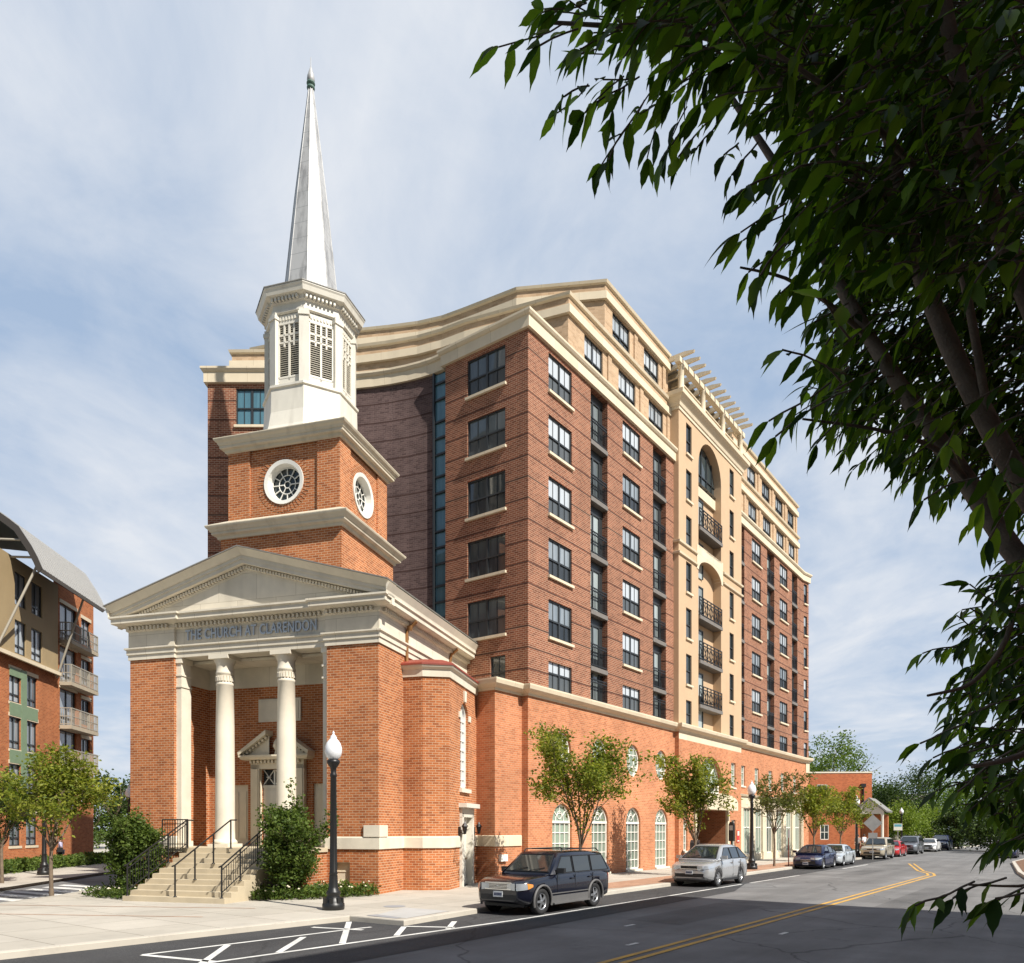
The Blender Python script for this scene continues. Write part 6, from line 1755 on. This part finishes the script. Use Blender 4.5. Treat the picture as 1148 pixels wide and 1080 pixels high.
car(-11.9, 78.0, dict(suv, paint=P('grey paint', (.20, .21, .23), .5), rails=1), 'grey SUV with roof rails behind the red sedan', 'SUV', 'parked_suv')
car(-11.6, 87.5, dict(sedan, paint=P('white paint car', (.75, .75, .74))), 'white sedan behind the grey SUV in the distance', 'car', 'parked_car')
car(-11.4, 94.5, dict(cross, paint='dark blue paint'), 'dark car between the white sedan and the farthest white SUV', 'car', 'parked_car')
car(-11.1, 101.5, dict(suv, paint='white paint car'), 'white SUV, farthest car of the kerbside row', 'SUV', 'parked_suv')
car(-4.2, 72.0, dict(sedan, paint='dark blue paint'), 'dark blue car in the shade of trees on the right of the road', 'car', 'parked_car', group=None)
# ------------------------------------------------------------------ street furniture and people
def lamp(X, Y, label, s=1.0):
    t = tag(empty('street_lamp', (X, Y, 0)), label, 'street lamp', 'globe street lamps')
    b = MB()
    b.lathe([(.27, 0), (.29, .03), (.29, .16), (.24, .2), (.21, .3), (.16, .38), (.19, .42), (.19, .47), (.145, .52), (.12, .6), (.11, .9)], n=16)
    for i in range(8):
        a = math.pi/4*i; b.obox((.235*math.cos(a), .235*math.sin(a), .22), (.03*math.cos(a), .03*math.sin(a), 0), (-.045*math.sin(a), .045*math.cos(a), 0), (0, 0, .10))
    b.build('base', M['black_iron'], t)
    b = MB(); b.lathe([(.10, .6), (.10, .92), (.115, .95), (.095, 1.0), (.072, 3.45), (.09, 3.48), (.09, 3.54), (.07, 3.58), (.08, 3.7), (.15, 3.80), (.17, 3.84), (.17, 3.9), (.12, 3.93)], n=16)
    for i in range(10):
        a = 2*math.pi*i/10; b.tube([(.088*math.cos(a), .088*math.sin(a), 1.0), (.068*math.cos(a), .068*math.sin(a), 3.45)], .012, 4)
    b.build('post', M['black_iron'], t)
    b = MB(); b.lathe([(.11, 3.92), (.19, 4.0), (.225, 4.12), (.22, 4.24), (.18, 4.36), (.12, 4.44), (.085, 4.47), (.09, 4.5), (.05, 4.56), (.02, 4.6), (.035, 4.63), (.0, 4.68)], n=20)
    b.build('globe', M['lamp_globe'], t)
    return t
l0 = lamp(-4.67, 20.11, 'black street lamp with white acorn globe on the plaza in front of the church')
for (x, y, lb) in ((12.6, 40.4, 'black street lamp behind the silver crossover, left of a sparse tree'), (26.0, 58.0, 'street lamp beside the low brick building and gabled porch'), (45.5, 89.8, 'far street lamp among the yellow green trees'), (-21.6, 35.5, 'street lamp across the side street beside the left plaza tree'), (-22.0, 44.2, 'street lamp whose globe peeks out left of the church wall')):
    c = copy_tree(l0, None, (x, y, 0)); c['label'] = lb
def post_tree(name, loc, label, cat): return tag(empty(name, (*loc, 0), BA), label, cat)
t = post_tree('road_sign', (25.9, 55.2), 'grey back of a diamond road sign on a thin post near the beige SUV', 'road sign')
b = MB(); b.box(-.03, .03, -.03, .03, -.1, 3.25); b.build('post', M['galv'], t)
b = MB(); b.extrude([(-.62, -.05, 2.55), (0, -.05, 1.93), (.62, -.05, 2.55), (0, -.05, 3.17)], (0, .01, 0)); b.build('sign_plate', M['galv'], t)
b = MB(); b.box(-.3, .3, -.05, -.04, 1.45, 1.85); b.build('lower_plate', M['galv'], t)
t.rotation_euler = (0, 0, rad(-20))
t = post_tree('street_sign', (40.4, 80.5), 'small pale blue and white sign beside the far street lamp', 'sign'); t.rotation_euler = (0, 0, rad(-10))
b = MB(); b.box(-.03, .03, -.03, .03, 0, 2.75); b.build('post', M['galv'], t)
b = MB(); b.box(-.42, .42, -.05, -.03, 2.0, 2.7, 0); b.box(-.36, .36, -.056, -.05, 2.38, 2.64, 1); b.build('sign_plate', [M['white_paint'], M['sign_blue'] if 'sign_blue' in M else M.setdefault('sign_blue', m_plain('sign blue', (.10, .30, .38), .5))], t)
t = post_tree('parking_meter', (11.2, 39.2), 'dark slender pay post standing left of the second street lamp', 'parking meter')
b = MB(); b.lathe([(.1, 0), (.1, .04), (.05, .06), (.045, 1.5)], n=10); b.build('post', M['black_iron'], t)
b = MB(); b.extrude([(-.13, -.1, 1.5), (.13, -.1, 1.5), (.13, -.1, 2.35), (.06, -.1, 2.48), (-.06, -.1, 2.48), (-.13, -.1, 2.35)], (0, .2, 0)); b.build('meter_head', M['black_iron'], t)
b = MB(); b.box(-.09, .09, -.11, -.1, 2.05, 2.3); b.build('display', M['galv'], t)
t = post_tree('sign_post', (15.9, 44.2), 'thin rusty brown post at the kerb in front of the dark blue hatchback', 'sign post')
b = MB(); b.box(-.025, .025, -.02, .02, 0, 2.1); b.build('post', M['roof_red'], t)
b = MB(); b.box(-.012, .012, -.16, .16, 1.62, 2.08); b.build('sign_plate', M['galv'], t)
t = post_tree('notice_board', (.647, 30.997), 'small red and white notice on the wall by the shop front', 'notice')
b = MB(); b.box(.26, .30, 23.1, 23.55, 1.25, 2.05, 0); b.box(.30, .305, 23.16, 23.49, 1.7, 1.99, 1); b.box(.30, .305, 23.16, 23.49, 1.32, 1.4, 1); b.build('board', [M['sign_red'] if 'sign_red' in M else M.setdefault('sign_red', m_plain('sign red', (.55, .05, .05), .5)), M['white_paint']], t)
t = tag(empty('newspaper_box', (*toworld(BP, BA, 1.0, 14.6), 0), BA+rad(15)), 'black newspaper box with a blue round emblem behind the silver crossover', 'newspaper box')
b = MB(); b.box(-.25, .25, -.22, .22, .42, 1.35); b.extrude([(-.25, -.22, 1.35), (.25, -.22, 1.35), (.25, .1, 1.5), (-.25, .1, 1.5)], (0, 0, .02)); b.build('body', M['black_plastic'], t)
b = MB(); b.box(-.08, .08, -.08, .08, .05, .42); b.box(-.2, .2, -.2, .2, 0, .05); b.build('stand', M['black_iron'], t)
b = MB(); b.lathe([(.16, 0), (.16, .012)], (0, 0, 0), 18); o = b.build('emblem', m_plain('emblem blue', (.05, .16, .50), .4), t, (0, -.222, .98)); o.rotation_euler = (math.pi/2, 0, 0)

def person(loc, rz, label, shirt, trousers, shorts=False, stride=.22, bag=False, h=1.66, hair=(.03, .02, .015)):
    t = tag(empty('person', (*loc, 0), rz), label, 'person')
    s = h/1.72
    J = {'pel': (0, 0, .92), 'sp': (0, .0, 1.12), 'ch': (0, -.01, 1.32), 'nk': (0, .0, 1.47), 'hd': (0, -.02, 1.60), 'tp': (0, -.01, 1.71),
         'lh': (.09, 0, .88), 'lk': (.10, -stride*.55, .48), 'la': (.10, -stride*.6, .09), 'lt': (.105, -stride*.6-.17, .03),
         'rh': (-.09, 0, .88), 'rk': (-.10, stride*.15, .49), 'ra': (-.10, stride*1.1, .13), 'rt': (-.105, stride*1.1-.15, .03),
         'ls': (.18, 0, 1.40), 'le': (.22, .08, 1.13), 'lw': (.22, -.06, .90), 'rs': (-.18, 0, 1.40), 're': (-.22, -.02, 1.12), 'rw': (-.22, -.16, .93)}
    Rr = {'pel': .13, 'sp': .115, 'ch': .135, 'nk': .055, 'hd': .095, 'tp': .06, 'lh': .085, 'lk': .058, 'la': .042, 'lt': .035, 'rh': .085, 'rk': .058, 'ra': .042, 'rt': .035, 'ls': .06, 'le': .042, 'lw': .032, 'rs': .06, 're': .042, 'rw': .032}
    E = [('pel', 'sp'), ('sp', 'ch'), ('ch', 'nk'), ('nk', 'hd'), ('hd', 'tp'), ('pel', 'lh'), ('lh', 'lk'), ('lk', 'la'), ('la', 'lt'), ('pel', 'rh'), ('rh', 'rk'), ('rk', 'ra'), ('ra', 'rt'), ('ch', 'ls'), ('ls', 'le'), ('le', 'lw'), ('ch', 'rs'), ('rs', 're'), ('re', 'rw')]
    for sd, w in (('l', 'lw'), ('r', 'rw')):
        p = Vector(J[w]); J[sd+'p'] = tuple(p+Vector((0, -.02, -.08))); Rr[sd+'p'] = .03; E.append((w, sd+'p'))
        for i in range(5):
            off = Vector(((i-1.5)*.017 if i < 4 else -.03, -.045 if i < 4 else -.05, -.075-(.012 if i in (1, 2) else 0) if i < 4 else -.02)); J[f'{sd}f{i}'] = tuple(Vector(J[sd+'p'])+off); Rr[f'{sd}f{i}'] = .009; E.append((sd+'p', f'{sd}f{i}'))
    def skin(nm, keys, edges, scale, mat, grow_=0.):
        me = bpy.data.meshes.new(nm); ks = list(keys)
        me.from_pydata([tuple(c*s for c in J[k]) for k in ks], [(ks.index(a), ks.index(b)) for a, b in edges], [])
        o = bpy.data.objects.new(nm, me); COL.objects.link(o)
        md = o.modifiers.new('skin', 'SKIN'); o.modifiers.new('sub', 'SUBSURF').levels = 1; o.modifiers['sub'].render_levels = 1
        for i, k in enumerate(ks):
            v = me.skin_vertices[0].data[i]; r = (Rr[k]*scale+grow_)*s; v.radius = (r*(1.25 if k in ('ch', 'pel', 'sp') else 1), r*(.85 if k in ('ch', 'sp') else 1)); v.use_root = (i == 0)
        dg = bpy.context.evaluated_depsgraph_get(); dg.update(); m2 = bpy.data.meshes.new_from_object(o.evaluated_get(dg)); o.modifiers.clear(); o.data = m2
        m2.materials.clear(); m2.materials.append(mat)
        for p in m2.polygons: p.use_smooth = True
        o.parent = t; return o
    skinm = M.setdefault('skin', m_plain('skin', (.42, .23, .15), .55))
    skin('body', J.keys(), E, 1, skinm)
    e2 = [('sp', 'ch'), ('pel', 'sp'), ('ch', 'ls'), ('ls', 'le'), ('ch', 'rs'), ('rs', 're')]; skin('shirt', ['pel', 'sp', 'ch', 'ls', 'le', 'rs', 're'], e2, 1.05, shirt, .014)
    if shorts: e3 = [('pel', 'lh'), ('lh', 'lk'), ('pel', 'rh'), ('rh', 'rk')]; ks = ['pel', 'lh', 'lk', 'rh', 'rk']
    else: e3 = [('pel', 'lh'), ('lh', 'lk'), ('lk', 'la'), ('pel', 'rh'), ('rh', 'rk'), ('rk', 'ra')]; ks = ['pel', 'lh', 'lk', 'la', 'rh', 'rk', 'ra']
    skin('shorts' if shorts else 'trousers', ks, e3, 1.05, trousers, .016)
    b = MB(); b.lathe([(.0, .12), (.06, .105), (.10, .05), (.105, -.01), (.098, -.05)], (0, .015*s, 1.625*s), 14, caps=False); b.build('hair', m_plain('hair', hair, .7), t)
    for x in (-.035, .035):
        b = MB(); b.lathe([(0, -.012), (.012, 0), (0, .012)], (x, -.112*s, 1.615*s), 6); b.build('eye', M['black_plastic'], t)
    b = MB(); b.extrude([(-.014, -.105*s, 1.575*s), (.014, -.105*s, 1.575*s), (.0, -.10*s, 1.625*s)], (0, -.03, -.005)); b.build('nose', skinm, t)
    for k in ('lt', 'rt'):
        p = Vector(J[k])*s; b = MB(); b.obox(p+Vector((0, .06, .01)), (.048, 0, 0), (0, .135, 0), (0, 0, .045)); b.build('shoe', M['black_plastic'], t)
    if bag:
        b = MB(); b.box(.2, .32, -.12, .16, .82, 1.08); b.build('shoulder_bag', M['black_plastic'], t)
        b = MB(); b.tube([(.26, .02, 1.08), (.16, .02, 1.42), (-.02, .10, 1.44), (-.12, .14, 1.3)], .015, 5); b.build('bag_strap', M['black_plastic'], t)
    return t
person((-25.6, 43.6), rad(-70), 'person in lilac shirt and dark shorts with black shoulder bag by the corner house', m_plain('lilac shirt', (.42, .40, .55), .8), m_plain('dark shorts', (.02, .02, .03), .8), True, .26, True)
person((31.6, 69.0), rad(20), 'person in white shirt and dark trousers standing behind the beige SUV', m_plain('white shirt', (.72, .75, .78), .8), m_plain('navy trousers', (.02, .022, .035), .8), stride=.05)
person((29.0, 64.5), rad(-30), 'person in grey shirt and black trousers beside the lamp near the gabled porch', m_plain('grey shirt', (.30, .28, .25), .8), m_plain('black trousers', (.015, .015, .016), .8), stride=.08)
# ------------------------------------------------------------------ camera, sky, sun
cam = bpy.data.cameras.new('camera'); co = bpy.data.objects.new('camera', cam); COL.objects.link(co)
co.location = (0, 0, 2.1); co.rotation_euler = (math.pi/2, 0, 0)
cam.sensor_fit = 'HORIZONTAL'; cam.sensor_width = 36; cam.lens = 36*862/1148; cam.shift_y = (930-540)/1148; cam.shift_x = 0
cam.clip_start = .05; cam.clip_end = 3000
sc.camera = co
SUN_AZ = rad(-44)      # direction to the sun in plan, from +x
SUN_EL = rad(46)
sd = Vector((math.cos(SUN_AZ)*math.cos(SUN_EL), math.sin(SUN_AZ)*math.cos(SUN_EL), math.sin(SUN_EL)))
sl = bpy.data.lights.new('sun', 'SUN'); sl.energy = 5.0; sl.angle = rad(.5); sl.color = (1, .95, .87)
so = bpy.data.objects.new('sun', sl); COL.objects.link(so); so.rotation_euler = sd.to_track_quat('Z', 'Y').to_euler()
w = bpy.data.worlds.new('World'); sc.world = w; w.use_nodes = True
nt = w.node_tree; bg = nt.nodes['Background']
sky = nt.nodes.new('ShaderNodeTexSky'); sky.sky_type = 'NISHITA'; sky.sun_disc = False
sky.sun_elevation = SUN_EL; sky.sun_rotation = math.pi/2 - SUN_AZ
sky.air_density = 1.0; sky.dust_density = .6; sky.ozone_density = 1.2
tc = nt.nodes.new('ShaderNodeTexCoord')
def nd(t, **k):
    n = nt.nodes.new('ShaderNode'+t)
    for a, v in k.items():
        s = n.inputs[int(a[1:])] if a[0] == 'i' and a[1:].isdigit() else n.inputs[a.replace('_', ' ')]
        if hasattr(v, 'is_output'): nt.links.new(v, s)
        else: s.default_value = v
    return n
# thin cloud sheets: project the view direction on a plane above
sep = nd('SeparateXYZ', Vector=tc.outputs['Generated'])
den = nd('Math', i0=sep.outputs[2], i1=.12); den.operation = 'ADD'
dx = nd('Math', i0=sep.outputs[0], i1=den.outputs[0]); dx.operation = 'DIVIDE'
dy = nd('Math', i0=sep.outputs[1], i1=den.outputs[0]); dy.operation = 'DIVIDE'
cb = nd('CombineXYZ', X=dx.outputs[0], Y=dy.outputs[0], Z=0.0)
mp = nd('Mapping', Vector=cb.outputs[0]); mp.inputs['Scale'].default_value = (1.0, .75, 1); mp.inputs['Rotation'].default_value = (0, 0, rad(25)); mp.inputs['Location'].default_value = (3.1, 1.7, 0)
n1 = nd('TexNoise', Vector=mp.outputs[0], Scale=1.1, Detail=9.0, Roughness=.56, Distortion=.6)
n2 = nd('TexNoise', Vector=mp.outputs[0], Scale=3.4, Detail=10.0, Roughness=.62, Distortion=.5)
mx = nd('Math', i0=n2.outputs[0], i1=.42); mx.operation = 'MULTIPLY'
ad = nd('Math', i0=n1.outputs[0], i1=mx.outputs[0]); ad.operation = 'ADD'
cl = nd('MapRange', Value=ad.outputs[0], i1=.57, i2=.90, i3=.0, i4=1.0)
hz = nd('MapRange', Value=sep.outputs[2], i1=.0, i2=.30, i3=.45, i4=.0)
cm = nd('Math', i0=cl.outputs[0], i1=hz.outputs[0]); cm.operation = 'MAXIMUM'
mixc = nt.nodes.new('ShaderNodeMix'); mixc.data_type = 'RGBA'
veil = nt.nodes.new('ShaderNodeMix'); veil.data_type = 'RGBA'
front = nd('MapRange', Value=sep.outputs[1], i1=-.35, i2=.35, i3=.12, i4=1.0)      # cloud and haze kept to the view; unseen sky behind dimmed to cut fill
vf = nd('Math', i0=front.outputs[0], i1=.78); vf.operation = 'MULTIPLY'
nt.links.new(vf.outputs[0], veil.inputs[0]); nt.links.new(sky.outputs[0], veil.inputs[6]); veil.inputs[7].default_value = (5.7, 7.4, 10.0, 1)
cf = nd('Math', i0=cm.outputs[0], i1=front.outputs[0]); cf.operation = 'MULTIPLY'
nt.links.new(cf.outputs[0], mixc.inputs[0]); nt.links.new(veil.outputs[2], mixc.inputs[6]); mixc.inputs[7].default_value = (*CLOUD, 1)
nt.links.new(mixc.outputs[2], bg.inputs['Color']); bg.inputs['Strength'].default_value = .058
sc.view_settings.view_transform = 'Standard'; sc.view_settings.look = 'None'; sc.view_settings.gamma = 1; sc.view_settings.use_curve_mapping = False
sc.view_settings.exposure = 0.5
sc.render.engine = 'CYCLES'
sc.cycles.max_bounces = 6; sc.cycles.diffuse_bounces = 2; sc.cycles.glossy_bounces = 3; sc.cycles.transmission_bounces = 4; sc.cycles.transparent_max_bounces = 8
sc.cycles.use_denoising = True
